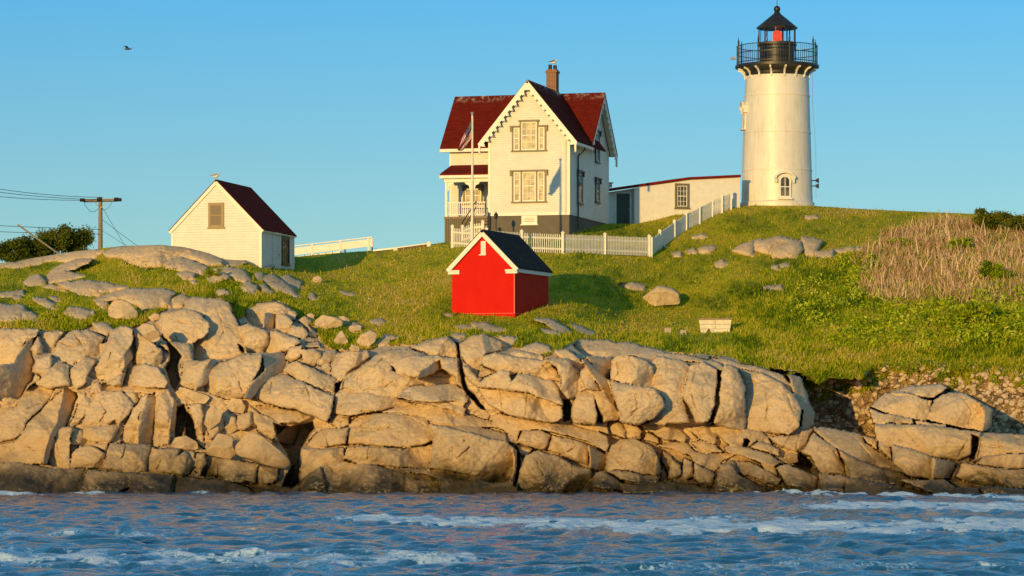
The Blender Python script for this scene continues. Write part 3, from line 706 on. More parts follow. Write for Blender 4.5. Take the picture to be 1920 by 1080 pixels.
LINES = '''E 740,345 850,340 1000,345|E 720,460 900,465 1130,470 1230,455|E 860,475 850,560|E 1180,480 1200,560|E 640,270 740,280|E 650,300 730,312
E 820,240 950,255 1080,265 1200,280|E 1000,500 1100,480|E 600,590 640,640 740,600|B 505,566 600,572 650,566|G 430,370 445,450 430,530|G 500,362 560,382 592,480|G 360,300 430,322 470,340
G 1250,592 1340,692|G 1572,752 1640,645|G 820,690 895,780 905,860|G 1400,420 1420,480|G 1180,380 1290,388 1420,402|G 1600,400 1660,470 1640,560|G 1300,860 1210,780|G 960,640 1060,760|G 1700,850 1886,880|G 1690,680 1860,690|G 1830,740 1820,650
F 650,735 618,820|F 800,770 812,800 740,852|F 780,1000 792,920|F 100,760 132,800 60,872|F 215,235 212,300|F 1070,250 1080,340 1060,370|F 1180,460 1200,560 1150,600|F 1560,330 1530,450 1580,560|F 330,450 340,560 420,590|F 500,465 490,600|F 600,290 640,330|F 1100,800 1060,880 1120,940|F 1240,820 1220,900|F 560,900 600,980
C 862,470 830,550|C 870,620 1000,600 1080,560|C 900,770 860,860|C 1330,530 1440,520|C 30,560 60,620|C 480,570 520,700 600,740|C 250,560 240,640|C 1000,400 940,460|C 1150,790 1290,860|C 820,900 1060,870|C 600,900 640,1000
B 1470,130 1530,250|B 780,700 745,800|B 1020,760 985,870|B 1400,800 1390,920|B 600,400 640,470 600,540|B 120,450 200,420|B 60,700 140,720|B 300,640 330,800|A 340,772 420,800 560,790|A 1180,620 1300,640|A 1500,560 1540,700 1480,820|A 950,880 1050,850|A 720,850 700,960|A 450,720 520,800|A 1150,690 1200,760|A 700,420 560,400|A 1300,120 1180,130 1050,115|A 900,160 1000,190'''
for ln in LINES.replace('\n', '|').split('|'):
    z, *q = ln.split(); ox, oy, sc = ZN[z]; q = [(ox+float(s_.split(',')[0])/sc, oy+float(s_.split(',')[1])/sc) for s_ in q]; a = np.array(q)
    cs = np.where((pxs >= a[:, 0].min()-8) & (pxs <= a[:, 0].max()+8))[0]; c0, c1 = cs[0], cs[-1]+1
    rr = np.where((PY[:, c0:c1].min(1) <= a[:, 1].max()+8) & (PY[:, c0:c1].max(1) >= a[:, 1].min()-8))[0]; sl = (slice(rr[0], rr[-1]+1), slice(c0, c1))
    wx = WX[sl]+1.5*fbm(PX[sl]/9, PY[sl]/9, 7, 2); wy = WY[sl]+1.5*fbm(PX[sl]/9, PY[sl]/9, 8, 2); dm = np.full(wx.shape, 1e9)
    for i in range(len(q)-1):
        x0, y0 = q[i]; ex_, ey_ = q[i+1][0]-x0, q[i+1][1]-y0; tt_ = np.clip(((wx-x0)*ex_+(wy-y0)*ey_)/(ex_*ex_+ey_*ey_), 0, 1); dm = np.minimum(dm, np.hypot(wx-x0-tt_*ex_, wy-y0-tt_*ey_))
    D[sl] += np.where(isrock[sl], (.16+.22*fbm(PX[sl]/12, PY[sl]/12, 9, 2))*np.clip(1.35-dm/1.1, 0, 1), 0)
# fine relief everywhere on rock
D = D+np.where(isrock, .045*fbm(PX/6, PY/4.5, 71, 3)+.05*np.maximum(0, fbm(PX/70, PY/9, 73, 4)-.15), 0)
D = np.clip(D, 120, 210)
XW = (PX-960)/F*D; ZW = CAMZ-(PY-HZ)/F*D; YW = D
# beyond the crest the ground levels off and falls to the sea behind
ex = []
for dd, dz in ((1.2, .02), (4, .03), (9, -.1), (16, -.9), (28, -4), (45, -10), (70, -22)):
    ex.append((XW[-1]*(1+dd/D[-1]), YW[-1]+dd, ZW[-1]+dz))
XW = np.vstack([XW]+[e[0][None] for e in ex]); YW = np.vstack([YW]+[e[1][None] for e in ex]); ZW = np.vstack([ZW]+[e[2][None] for e in ex])
NRR, NC = XW.shape
idx = np.arange(NRR*NC).reshape(NRR, NC)
quads = np.stack([idx[:-1, :-1], idx[:-1, 1:], idx[1:, 1:], idx[1:, :-1]], -1)
rk_ = np.zeros((NRR, NC), bool); rk_[:NR] = isrock; ea_ = np.zeros((NRR, NC), bool); ea_[:NR] = inE & ~isrock
V = np.stack([XW, YW, ZW], -1).reshape(-1, 3)
fr = rk_[:-1, :-1]; fe = ea_[:-1, :-1] & ~fr; fg = ~fr & ~fe
def submesh(name, mask, mat):
    q = quads[mask]; u, inv = np.unique(q, return_inverse=True)
    return np_mesh(name, V[u], inv.reshape(q.shape), mat, smooth=True)
tag(submesh('cliff', fr, MT['rock']), kind='structure')
tag(submesh('ground', fg, MT['turf']), kind='structure')
tag(submesh('earth_bank', fe, MT['earth']), kind='structure')
print('terrain', V.shape)

# ---------------------------------------------------------------- sea
def sea():
    xs = np.r_[-6000, -2000, -600, -200, -90, -50, -34, np.arange(-26, 26.01, .13), 34, 50, 90, 200, 600, 2000, 6000]
    ys = np.r_[-800, -200, -60, 0, 25, 40, np.arange(50, 82, .12), np.arange(82, 137, .2), 150, 170, 230, 400, 900, 2500, 7000]
    Xg, Yg = np.meshgrid(xs, ys); Z = np.zeros_like(Xg); r = np.random.default_rng(5)
    wx = Xg+1.2*fbm(Xg/4, Yg/4, 1, 2); wy = Yg+1.2*fbm(Xg/4, Yg/4, 2, 2)
    for i in range(46):
        L = .62*1.037**i; a = -1.57+r.normal()*1.0; k = 2*math.pi/L
        Z += (.0080*L**.75)*np.sin(k*(wx*math.cos(a)+wy*math.sin(a))+r.uniform(0, 6.28))*(.5+1.0*np.clip(fbm(Xg/9, Yg/13, 80+i, 2)+.3, 0, 1))
    Z += .018*fbm(Xg/.6, Yg/.9, 12, 3)
    core = (np.abs(Xg) <= 26) & (Yg >= 50) & (Yg <= 137); Z = np.where(core, Z, 0)*np.clip((27-np.abs(Xg))/2, 0, 1)
    # foam streaks drifting along the channel; wide soft bands also paint in reflected sky
    pxv = 960+Xg/np.maximum(Yg, 1)*F; pyv = HZ+CAMZ*F/np.maximum(Yg, 1)
    n = fbm(Xg/2.2, Yg/5, 90, 4, .6); n2 = fbm(Xg/.7, Yg/1.3, 95, 4, .6)
    def band(yc, hw, x0, x1, s):
        c = yc+5*fbm(pxv/160, pyv*0, s, 3)
        e = np.clip((pxv-x0)/160, 0, 1)*np.clip((x1-pxv)/160, 0, 1)
        return np.clip(1.25-np.abs(pyv-c)/hw-.9*np.clip(-n2-.05, 0, 1)*2+.5*n, 0, 1)*np.clip(e*1.4, 0, 1)
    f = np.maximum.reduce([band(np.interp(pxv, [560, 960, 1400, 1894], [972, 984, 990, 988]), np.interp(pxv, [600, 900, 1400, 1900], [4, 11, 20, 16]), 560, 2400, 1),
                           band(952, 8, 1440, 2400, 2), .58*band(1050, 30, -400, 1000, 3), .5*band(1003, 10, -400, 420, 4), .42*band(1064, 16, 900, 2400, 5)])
    sh = np.clip(1.2-np.abs(pyv-(np.interp(pxv, [0, 300, 560, 700, 960, 1200, 1480, 1894], [926, 926, 914, 918, 922, 920, 922, 936])+2*fbm(pxv/40, pxv*0, 7, 3)))/4.0, 0, 1)*np.clip(.35+2.4*fbm(pxv/55, pyv/30, 8, 3), 0, 1)
    spl = (np.exp(-((pxv-610)/70)**2)+.8*np.exp(-((pxv-720)/30)**2)+np.exp(-((pxv-1440)/95)**2)+.7*np.exp(-((pxv-1570)/60)**2)+.4*np.exp(-((pxv-300)/50)**2))*np.clip(1.3-np.abs(pyv-np.interp(pxv, [560, 720, 960, 1200, 1480, 1894], [915, 919, 921, 919, 924, 936]))/5.0, 0, 1)*np.clip(.6+1.8*n2, 0, 1)
    Z += .30*spl*np.clip(.3+n, 0, 1)
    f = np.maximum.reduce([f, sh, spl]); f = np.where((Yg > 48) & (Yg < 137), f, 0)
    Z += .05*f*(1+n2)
    i = np.arange(Xg.size).reshape(Xg.shape); q = np.stack([i[:-1, :-1], i[:-1, 1:], i[1:, 1:], i[1:, :-1]], -1).reshape(-1, 4)
    m = M_('sea_water'); v = m.coord('Object')
    n_a = m.noise(m.coord('Object', (1, .6, 1)), 3.0, 8, .6, .4); n_b = m.noise(v, 9, 4, .6)
    nm = m.bump(m.math('ADD', n_a, m.math('MULTIPLY', n_b, .15)), .9, .12)
    fo = m.math('ADD', m.attr('foam_sheen'), m.math('MULTIPLY', m.math('SUBTRACT', m.noise(m.coord('Object', (1, .45, 1)), 5, 8, .75, .6), .5), 1.3)); fo = m.ramp(fo, [(.40, (0,0,0)), (.56, (1,1,1))])
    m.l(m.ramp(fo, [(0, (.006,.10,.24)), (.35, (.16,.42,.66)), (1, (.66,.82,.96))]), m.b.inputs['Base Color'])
    mr = m.n('ShaderNodeMapRange'); m.l(fo, mr.inputs['Value']); mr.inputs['To Min'].default_value = .04; mr.inputs['To Max'].default_value = .6
    m.l(mr.outputs[0], m.b.inputs['Roughness']); m.l(nm, m.b.inputs['Normal']); m.b.inputs['IOR'].default_value = 1.38
    o = np_mesh('sea', np.stack([Xg, Yg, Z], -1).reshape(-1, 3), q, m.m, smooth=True, attrs={'foam_sheen': f.ravel()})
    tag(o, kind='structure')
sea()
# ---------------------------------------------------------------- surface lookup
PYg = PY
def SD(px, py):
    c = int(np.argmin(np.abs(pxs-px))); r = int(np.argmin(np.abs(PYg[:, c]-py))); return float(D[r, c])
def SP(px, py, dd=0): return P(px, py, SD(px, py)+dd)
# ---------------------------------------------------------------- windows
def window(root, face, u, z0, wd, h, casing, cols=3, rows=4, hood=True, gl='glass', sash='white', off=0.0, side=False, fr=.11, hx=.0, parts=True):
    """face 'f': wall in the plane y=off looking to -y ; 'r': wall in the plane x=off looking to +x. u runs along the wall."""
    def bx(m, a, b, c, d, p0, p1):          # a..b along wall, c..d up, p0..p1 outwards
        if face == 'f': m.box(a, b, off-p1, off-p0, c, d)
        else: m.box(off+p0, off+p1, a, b, c, d)
        return m
    a, b = u-wd/2, u+wd/2; z1 = z0+h; m = MB()
    bx(m, a, a+fr, z0, z1, -.02, .06); bx(m, b-fr, b, z0, z1, -.02, .06); bx(m, a+fr, b-fr, z0, z0+fr*.7, -.02, .07); bx(m, a+fr, b-fr, z1-fr, z1, -.02, .06)
    if hood: bx(m, a-.06-hx, b+.06+hx, z1, z1+.08, -.02, .16); bx(m, a-.04-hx, a+.06, z1-.24, z1, .061, .13); bx(m, b-.06, b+.04+hx, z1-.24, z1, .061, .13)
    bx(m, a-.05, b+.05, z0-.06, z0, -.02, .11)
    wn = m.build('window', MT[casing], root)
    if not parts: return wn
    g = MB(); bx(g, a+fr, b-fr, z0+fr*.7, z1-fr, -.02, .012); g.build('pane', MT[gl], wn)
    s = MB(); ia, ib, ja, jb = a+fr, b-fr, z0+fr*.7, z1-fr; t_ = .045
    bx(s, ia, ia+t_, ja, jb, .012, .035); bx(s, ib-t_, ib, ja, jb, .012, .035); bx(s, ia+t_, ib-t_, ja, ja+t_, .012, .035); bx(s, ia+t_, ib-t_, jb-t_, jb, .012, .035)
    mid = (ja+jb)/2; bx(s, ia+t_, ib-t_, mid-.025, mid+.025, .012, .042)
    for i in range(1, cols):
        q = ia+(ib-ia)*i/cols; bx(s, q-.011, q+.011, ja+t_, mid-.025, .012, .03); bx(s, q-.011, q+.011, mid+.025, jb-t_, .012, .03)
    for j in range(1, rows):
        q = ja+(jb-ja)*j/rows
        if abs(q-mid) > .05: bx(s, ia+t_, ib-t_, q-.011, q+.011, .012, .031)
    s.build('sash', MT[sash], wn)
    return wn
def roof_slab(m, p0, p1, p2, p3, th):       # four corners of the upper surface, thickness downwards along z
    vs = [Vector(p) for p in (p0, p1, p2, p3)]; vs += [v-Vector((0, 0, th)) for v in vs[:4]]
    return m.add(vs, [(0,1,2,3),(7,6,5,4),(0,4,5,1),(1,5,6,2),(2,6,7,3),(3,7,4,0)])

# ---------------------------------------------------------------- keeper's house
HO = P(1068, 402, 173)
H = tag(empty('keepers_house', HO, math.radians(-15.4)), 'two storey white clapboard house with red roof and front gable on the hill', 'house')
w_ = MB(); W = 4.55; FD = 3.9; ML = 7.9; TD = 8.9; E1 = 4.25; E2 = 4.35
w_.prism([(-W, 0), (0, 0), (0, E1), (-W/2, 7.05), (-W, E1)], 'y', 0, FD+.5)
w_.prism([(FD, 0), (TD, 0), (TD, E2-.25), (6.4, 6.95), (FD, E2)], 'x', -ML, -.002)
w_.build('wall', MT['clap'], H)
def each(name, mat, par, *bs):
    for b_ in bs: m_ = MB(); m_.box(*b_); m_.build(name, MT[mat], par)
each('corner_board', 'white', H, (-W-.02, -W+.11, -.02, .11, .12, E1+.02), (-.11, .02, -.02, .11, .12, E1+.02), (-.10, .02, TD-.1, TD+.02, 0, E2-.2), (-ML-.02, -ML+.1, FD-.02, FD+.1, 0, E2-.1))
each('water_table', 'white', H, (-W-.02, .02, -.03, 0, -.02, .12))
f_ = MB(); f_.box(-W+.03, -.03, .04, FD+1, -3.0, 0); f_.box(-ML+.05, -.04, FD+.05, TD-.05, -3.0, 0); f_.build('foundation', MT['found'], H)
r_ = MB(); th = .10
a = (-W/2, -.38, 7.33); sl = (7.33-3.98)/2.72
roof_slab(r_, (-W/2, -.38, 7.33), (-W/2, 6.4, 7.33), (.45, 6.4, 7.33-sl*2.725), (.45, -.38, 7.33-sl*2.725), th)
roof_slab(r_, (-W/2, -.38, 7.329), (-W/2, 6.4, 7.329), (-W-.45, 6.4, 7.329-sl*2.725), (-W-.45, -.38, 7.329-sl*2.725), th)
r_.build('roof', MT['redroof'], H)
r_ = MB()
roof_slab(r_, (-ML-.45, 6.4, 7.22), (.42, 6.4, 7.22), (.42, 3.45, 4.10), (-ML-.45, 3.45, 4.10), th)
roof_slab(r_, (-ML-.45, 6.4, 7.219), (.42, 6.4, 7.219), (.42, 9.4, 3.95), (-ML-.45, 9.4, 3.95), th)
r_.build('roof', MT['redroof'], H)
r_ = MB()
for zo, (ax_, ay_, az_), (bx_, by_, bz_) in ((0, (6.4, 0, 7.10), (3.5, 0, 4.03)), (0, (6.4, 0, 7.10), (9.35, 0, 3.86))):
    r_.add([(0, ax_, az_), (.40, ax_, az_), (.40, bx_, bz_), (0, bx_, bz_), (0, ax_, az_-.03), (.40, ax_, az_-.03), (.40, bx_, bz_-.03), (0, bx_, bz_-.03)], [(0,1,2,3),(7,6,5,4),(0,4,5,1),(1,5,6,2),(2,6,7,3),(3,7,4,0)])
r_.build('soffit', MT['white'], H)
# eaves, gutters and the cut bargeboards
e_ = MB(); e_.box(-ML-.45, -W-.30, 3.40, 3.60, 3.82, 3.99); e_.box(-ML-.40, -W, 3.6, 3.9, 3.84, 3.92); e_.build('eave', MT['white'], H)
e_ = MB(); e_.box(.36, .50, -.36, 3.5, 3.74, 3.88); e_.box(0, .36, -.1, 3.6, 3.78, 3.86); e_.build('eave', MT['white'], H)
def barge(u0, z0, u1, z1, face, off, n):    # face board plus a row of cut drops under it
    m = MB()
    def q(u, z, o): return (u, off-o, z) if face == 'f' else (off+o, u, z)
    d = Vector((u1-u0, 0, z1-z0)); L = d.length; nx = Vector((d.z, 0, -d.x)).normalized()
    if nx.z > 0: nx = -nx
    up = (nx.x, 0, nx.z) if face == 'f' else (0, nx.x, nx.z)
    m.bar(q(u0, z0-.14, 0), q(u1, z1-.14, 0), .06, .24, up)
    o = m.build('bargeboard', MT['white'], H)
    k = MB()
    for i in range(n):
        t_ = (i+.6)/n; u = u0+(u1-u0)*t_; z = z0+(z1-z0)*t_-.14; c = Vector((u, 0, z))+nx*.15
        rr = L/n*.27; vs = []; N = 12
        for s_ in (0, .045):
            for j in range(N):
                a_ = 2*math.pi*j/N; v = c+Vector((math.cos(a_), 0, math.sin(a_)))*rr; vs.append(q(v.x, v.z, s_-.02))
        k.add(vs, [tuple(range(N)), tuple(range(2*N-1, N-1, -1))]+[(j, (j+1) % N, N+(j+1) % N, N+j) for j in range(N)])
        c2 = c+nx*rr*1.35; k.ball(q(c2.x, c2.z, 0), rr*.34, 6)
    e = Vector((u1, 0, z1-.14)); k.bar(q(e.x, e.z+.05, 0), q(e.x, e.z-.36, 0), .1, .1); k.ball(q(e.x, e.z-.42, 0), .075, 8)
    k.build('trim', MT['white'], o)
barge(-W/2, 7.24, -W-.42, 3.95, 'f', -.36, 12); barge(-W/2, 7.24, .42, 3.95, 'f', -.361, 12)
barge(6.4, 7.12, 3.5, 4.04, 'r', .36, 10); barge(6.4, 7.12, 9.35, 3.90, 'r', .361, 10)
# triple windows of the gable
def triple(u, z0, wd, h, cw, ch):
    m = MB(); f = .09; a, b = u-wd/2, u+wd/2
    for (x0, x1, zb, zt) in ((a, a+f, z0, z0+h), (b-f, b, z0, z0+h), (u-cw/2, u-cw/2+f, z0, z0+ch), (u+cw/2-f, u+cw/2, z0, z0+ch)):
        m.box(x0, x1, -.07, .02, zb, zt)
    m.box(a-.05, b+.05, -.12, .02, z0-.08, z0-.002)
    m.box(a-.10, u-cw/2+(0 if ch > h else f), -.17, .02, z0+h, z0+h+.09); m.box(u+cw/2-(0 if ch > h else f), b+.10, -.17, .02, z0+h, z0+h+.09)
    m.box(u-cw/2-.04, u+cw/2+.04, -.171, .02, z0+ch+.001, z0+ch+.09)
    m.box(a-.10, a+.03, -.13, .02, z0+h-.22, z0+h); m.box(b-.03, b+.10, -.13, .02, z0+h-.22, z0+h)
    o = m.build('window', MT['green'], H)
    w2 = MB()
    for (x0, x1, t_) in ((a+f, u-cw/2, h), (u-cw/2+f, u+cw/2-f, ch), (u+cw/2, b-f, h)):
        wdt = .07
        w2.box(x0, x0+wdt, -.05, .02, z0, z0+t_); w2.box(x1-wdt, x1, -.05, .02, z0, z0+t_); w2.box(x0+wdt, x1-wdt, -.05, .02, z0, z0+wdt); w2.box(x0+wdt, x1-wdt, -.05, .02, z0+t_-wdt, z0+t_)
        mid = z0+t_*.52; w2.box(x0+wdt, x1-wdt, -.055, .02, mid-.025, mid+.025)
        nc = 3 if x1-x0 > .6 else 1
        for i in range(1, nc): q = x0+wdt+(x1-x0-2*wdt)*i/nc; w2.box(q-.012, q+.012, -.03, .02, z0+wdt, mid-.025); w2.box(q-.012, q+.012, -.03, .02, mid+.025, z0+t_-wdt)
        for zz in ((z0+wdt+mid)/2, (mid+z0+t_-wdt)/2): w2.box(x0+wdt, x1-wdt, -.031, .02, zz-.012, zz+.012)
    w2.build('sash', MT['white'], o)
    g = MB(); g.box(a+f, u-cw/2, -.004, .02, z0, z0+h); g.box(u-cw/2+f, u+cw/2-f, -.004, .02, z0, z0+ch); g.box(u+cw/2, b-f, -.004, .02, z0, z0+h)
    g.build('pane', MT['curtain'], o)
triple(-2.26, .74, 1.92, 1.62, .95, 1.62); triple(-2.26, 3.52, 1.92, 1.25, 1.06, 1.55)
bw = window(H, 'f', -2.25, -.49, .88, .46, 'white', 1, 1, hood=False, gl='blind', off=.04)
window(H, 'r', 2.25, .72, 1.05, 1.74, 'greend', 2, 4, hx=.06)
window(H, 'r', 6.2, 1.05, .95, 1.30, 'greend', 2, 4, hx=.06)
window(H, 'r', 6.2, 3.30, .95, 1.72, 'greend', 2, 4, hx=.06)
ch = MB(); ch.box(-2.74, -2.16, 5.42, 6.0, 6.2, 8.30); ch.box(-2.79, -2.11, 5.37, 6.05, 8.30, 8.42); ch.box(-2.72, -2.18, 5.44, 5.98, 8.42, 8.50)
cho = ch.build('chimney', MT['brick'], H); ch = MB(); ch.tube((-2.58, 5.7, 8.5), (-2.58, 5.7, 8.78), .11, .10); ch.tube((-2.30, 5.7, 8.5), (-2.30, 5.7, 8.74), .11, .10)
ch.build('chimney_pot', MT['dark'], cho); ch = MB(); ch.box(-2.84, -2.06, 5.32, 6.1, 6.9, 7.16); ch.build('flashing', MT['conc'], cho)
d_ = MB(); d_.path([(.43, 1.62, 3.76), (.43, 1.62, 3.6), (.07, 1.62, 3.3), (.07, 1.62, -.7)], .045, 8); d_.build('downspout', MT['greend'], H)
d_ = MB(); d_.tube((-.22, -.05, 0), (-.22, -.05, 4.0), .035); d_.build('downspout', MT['white'], H)
# porch
PY0 = 2.0; PX0 = -7.55
p_ = MB(); roof_slab(p_, (PX0-.28, FD, 3.12), (-W, FD, 3.12), (-W, PY0-.3, 2.48), (PX0-.28, PY0-.3, 2.48), .09); pr = p_.build('porch_roof', MT['redroof2'], H)
p_ = MB(); p_.box(PX0-.30, -W, PY0-.34, PY0-.16, 2.22, 2.38); p_.box(PX0-.1, -W, PY0-.10, PY0+.1, 2.02, 2.22); p_.box(PX0-.28, PX0-.1, PY0-.15, FD, 2.22, 2.36); p_.build('eave', MT['white'], pr)
p_ = MB(); p_.box(PX0-.1, -W-.002, PY0-.1, FD, 0, .12); p_.build('porch_floor', MT['wood'], H)
for x in (PX0+.02, -6.05):
    p_ = MB(); p_.box(x-.07, x+.07, PY0-.07, PY0+.07, .12, 2.02)
    for s_ in (-1, 1):
        if x < -7 and s_ < 0: continue
        p_.prism([(x+s_*.07, 2.02), (x+s_*.45, 2.02), (x+s_*.36, 1.90), (x+s_*.2, 1.84), (x+s_*.14, 1.62), (x+s_*.07, 1.5)], 'y', PY0-.03, PY0+.03)
    p_.build('porch_post', MT['white'], H)
for (x0, x1) in ((PX0+.09, -6.12), (-5.98, -5.3)):
    p_ = MB(); p_.box(x0, x1, PY0-.03, PY0+.03, .86, .92); p_.box(x0, x1, PY0-.025, PY0+.025, .20, .25)
    k = int((x1-x0)/.12)
    for i in range(k): q = x0+(i+.5)*(x1-x0)/k; p_.box(q-.018, q+.018, PY0-.018, PY0+.018, .25, .86)
    p_.build('railing', MT['white'], H)
p_ = MB()
for i in range(26):
    q = PX0-.08+i*(3.08/26); p_.box(q, q+.105, PY0-.06, PY0-.03, -3.2, 0)
p_.box(PX0-.08, -W, PY0-.03, FD+.02, -3.2, -.01); p_.build('porch_skirt', MT['skirt'], H)
p_ = MB()
for i in range(5): p_.box(-5.55, -4.62, PY0-.36-.28*i, PY0-.07-.28*i, -.16-.2*i, -.10-.2*i); p_.box(-5.5, -4.66, PY0-.12-.28*i, PY0-.08-.28*i, -.36-.2*i, -.16-.2*i)
p_.build('steps', MT['wood'], H)
p_ = MB(); p_.path([(-5.8, PY0-.1, .95), (-6.25, PY0-1.3, -.3), (-6.25, PY0-1.3, -1.2)], .03); p_.path([(-5.8, PY0-.1, .65), (-6.2, PY0-1.25, -.6)], .022); p_.build('handrail', MT['dark'], H); p_ = MB(); p_.tube((-4.5, -.25, -1.6), (-4.5, -.25, .18), .05); p_.build('rail_post', MT['dark'], H)
window(H, 'f', -6.55, .95, 1.15, .95, 'green', 3, 2, hood=True, off=FD, gl='curtain')
p_ = MB(); p_.box(-5.35, -4.62, FD-.05, FD+.02, .12, 1.98); dr = p_.build('door', MT['dark'], H); p_ = MB(); p_.ball((-5.22, FD-.09, 1.0), .04, 8); p_.build('handle', MT['metal'], dr)
# lamp post by the steps
q = P(930, 431, 171.5); lp = tag(empty('garden_lamp', q), 'small dark garden lamp post in front of the house foundation', 'lamp')
m = MB(); m.tube((0,0,-.4), (0,0,.58), .035); m.build('post', MT['dark'], lp); m = MB(); m.lathe([(.05,.58),(.10,.64),(.12,.82),(.04,.92),(.01,.98)], 8); m.build('lamp_shade', MT['dark'], lp)

# ---------------------------------------------------------------- covered passage
a = P(1143, 420, 183.2); b = P(1391, 386, 185.2); yw = math.atan2(b.y-a.y, b.x-a.x); L = math.hypot(b.x-a.x, b.y-a.y)
Q = tag(empty('covered_passage', a, yw), 'long low cream passage with red roof edge joining the house to the lighthouse', 'building')
def zt(x): return 1.86+(2.66-1.86)*min(x, 4.75)/4.75+(0.22*(x-4.75)/3.4 if x > 4.75 else 0)
m = MB(); xe = L-.12
m.prism([(1.48, -1.2), (xe, -1.2), (xe, zt(xe)-.02), (4.75, zt(4.75)-.02), (1.48, zt(1.48)-.02)], 'y', 0, 3.0)
m.prism([(-.3, -1.2), (1.48, -1.2), (1.48, zt(1.48)-.02), (-.3, zt(0)-.06)], 'y', .55, 1.8); m.build('wall', MT['white'], Q)
m = MB()
for (x0, x1) in ((-.35, 4.75), (4.75, xe+.02)):
    z0, z1 = zt(max(x0, 0)), zt(x1); m.add([(x0,-.14,z0+.11),(x1,-.14,z1+.11),(x1,3.1,z1+.22),(x0,3.1,z0+.22),(x0,-.14,z0-.03),(x1,-.14,z1-.03),(x1,3.1,z1+.05),(x0,3.1,z0+.05)], [(0,1,2,3),(7,6,5,4),(0,4,5,1),(1,5,6,2),(2,6,7,3),(3,7,4,0)])
m.build('roof', MT['redroof2'], Q)
m = MB(); m.box(.56, 1.34, .47, .56, -.05, 1.80); dr = m.build('door', MT['door'], Q); m = MB(); m.ball((1.24, .44, .9), .04, 8); m.build('handle', MT['metal'], dr)
m = MB(); m.box(.44, .56, .49, .56, -.05, 1.87); m.box(1.34, 1.46, .49, .56, -.05, 1.87); m.box(.56, 1.34, .49, .56, 1.80, 1.87); m.build('door_frame', MT['white'], Q)
window(Q, 'f', 4.34, .98, .86, 1.42, 'green', 3, 4, hood=False, fr=.13, off=0)
m = MB(); m.box(-.1, .5, 1.2, 1.8, 2.2, 2.42); m.box(-.14, .56, 1.1, 1.8, 2.42, 2.48); m.build('roof_hatch', MT['white'], Q)

# ---------------------------------------------------------------- lighthouse
TO = P(1457, 386, 188); T = tag(empty('lighthouse', TO), 'white conical lighthouse tower with black lantern on the hilltop', 'lighthouse')
ZB = TO.z; R0 = 2.10; R1 = 1.84; HT = 23.75-ZB
def rad(z): return R0+(R1-R0)*z/HT
m = MB(); pr = [(R0+.10, -1.5), (R0+.10, .12), (R0+.03, .20)]; z = .21
for i in range(30): zz = .21+(HT-.21)*i/29; pr.append((rad(zz), zz))
m.lathe(pr, 96); m.build('tower_wall', MT['tower'], T, smooth=40)
for py in (175, 245, 316):
    zr = CAMZ+(HZ-py)*(188-1.95)/F-ZB; m = MB(); r0 = rad(zr); m.lathe([(r0-.02, zr-.045), (r0+.035, zr-.035), (r0+.035, zr+.03), (r0-.02, zr+.05)], 96, cap=False); m.build('band', MT['tower'], T, smooth=50)
zd = 23.75-ZB
m = MB(); m.lathe([(R1-.02, zd-.55), (R1+.08, zd-.45), (R1+.10, zd-.3), (R1+.28, zd-.12), (2.42, zd-.02), (2.46, zd), (2.46, zd+.14), (2.40, zd+.16), (1.0, zd+.18)], 64); m.build('gallery_deck', MT['dark'], T, smooth=35)
for i in range(16):
    an = 2*math.pi*(i+.35)/16; c, s_ = math.cos(an), math.sin(an); m = MB()
    pts = [(R1-.02, zd-.06), (2.34, zd-.03), (2.32, zd-.14), (2.12, zd-.22), (1.96, zd-.40), (1.93, zd-.62), (R1-.02, zd-.70)]
    vs = [];
    for o_ in (-.05, .05):
        for (r, z) in pts: vs.append((c*r-s_*o_, s_*r+c*o_, z))
    n = len(pts); m.add(vs, [tuple(range(n)), tuple(range(2*n-1, n-1, -1))]+[(j, (j+1) % n, n+(j+1) % n, n+j) for j in range(n)]); m.build('bracket', MT['white'], T)
zr0 = zd+.16; zr1 = CAMZ+(HZ-80)*186/F-ZB
m = MB(); rr = 2.36
for z in (zr0+.12, (zr0+zr1)/2+.1, zr1): m.lathe([(rr-.02, z-.02), (rr+.02, z-.02), (rr+.02, z+.02), (rr-.02, z+.02), (rr-.02, z-.02)], 64, cap=False)
for i in range(96):
    an = 2*math.pi*i/96; m.tube((rr*math.cos(an), rr*math.sin(an), zr0), (rr*math.cos(an), rr*math.sin(an), zr1), .012, n=5)
m.build('railing', MT['dark'], T)
for i in range(8):
    an = 2*math.pi*(i+.25)/8+.03; c, s_ = rr*math.cos(an), rr*math.sin(an); m = MB(); m.tube((c, s_, zr0), (c, s_, zr1+.04), .035, n=8); m.ball((c, s_, zr1+.1), .06, 8); m.lathe([(.05, zr1+.14), (.06, zr1+.24), (.025, zr1+.34), (.012, zr1+.48)], 8, (c, s_)); m.build('railing_post', MT['dark'], T, smooth=40)
zl0 = CAMZ+(HZ-79)*187/F-ZB; zl1 = CAMZ+(HZ-49)*187/F-ZB; RL = 1.09
m = MB(); m.lathe([(1.02, zd+.16), (1.02, zl0-.14), (1.16, zl0-.10), (1.16, zl0-.02), (RL, zl0)], 48); m.build('lantern_base', MT['dark'], T, smooth=40)
m = MB(); N = 10
for i in range(N):
    an = 2*math.pi*i/N+.16; c, s_ = RL*math.cos(an), RL*math.sin(an); m.bar((c, s_, zl0), (c, s_, zl1), .055, .055, (c, s_, 0))
m.lathe([(RL-.04, zl0), (RL+.04, zl0), (RL+.04, zl0+.07), (RL-.04, zl0+.07)], N*4, cap=False); m.build('lantern_frame', MT['dark'], T)
gm = M_('lantern_glass'); gm.b.inputs['Transmission Weight'].default_value = 1; gm.b.inputs['IOR'].default_value = 1.02; gm.fin((.85,.9,.92), .02); MT['lglass'] = gm.m
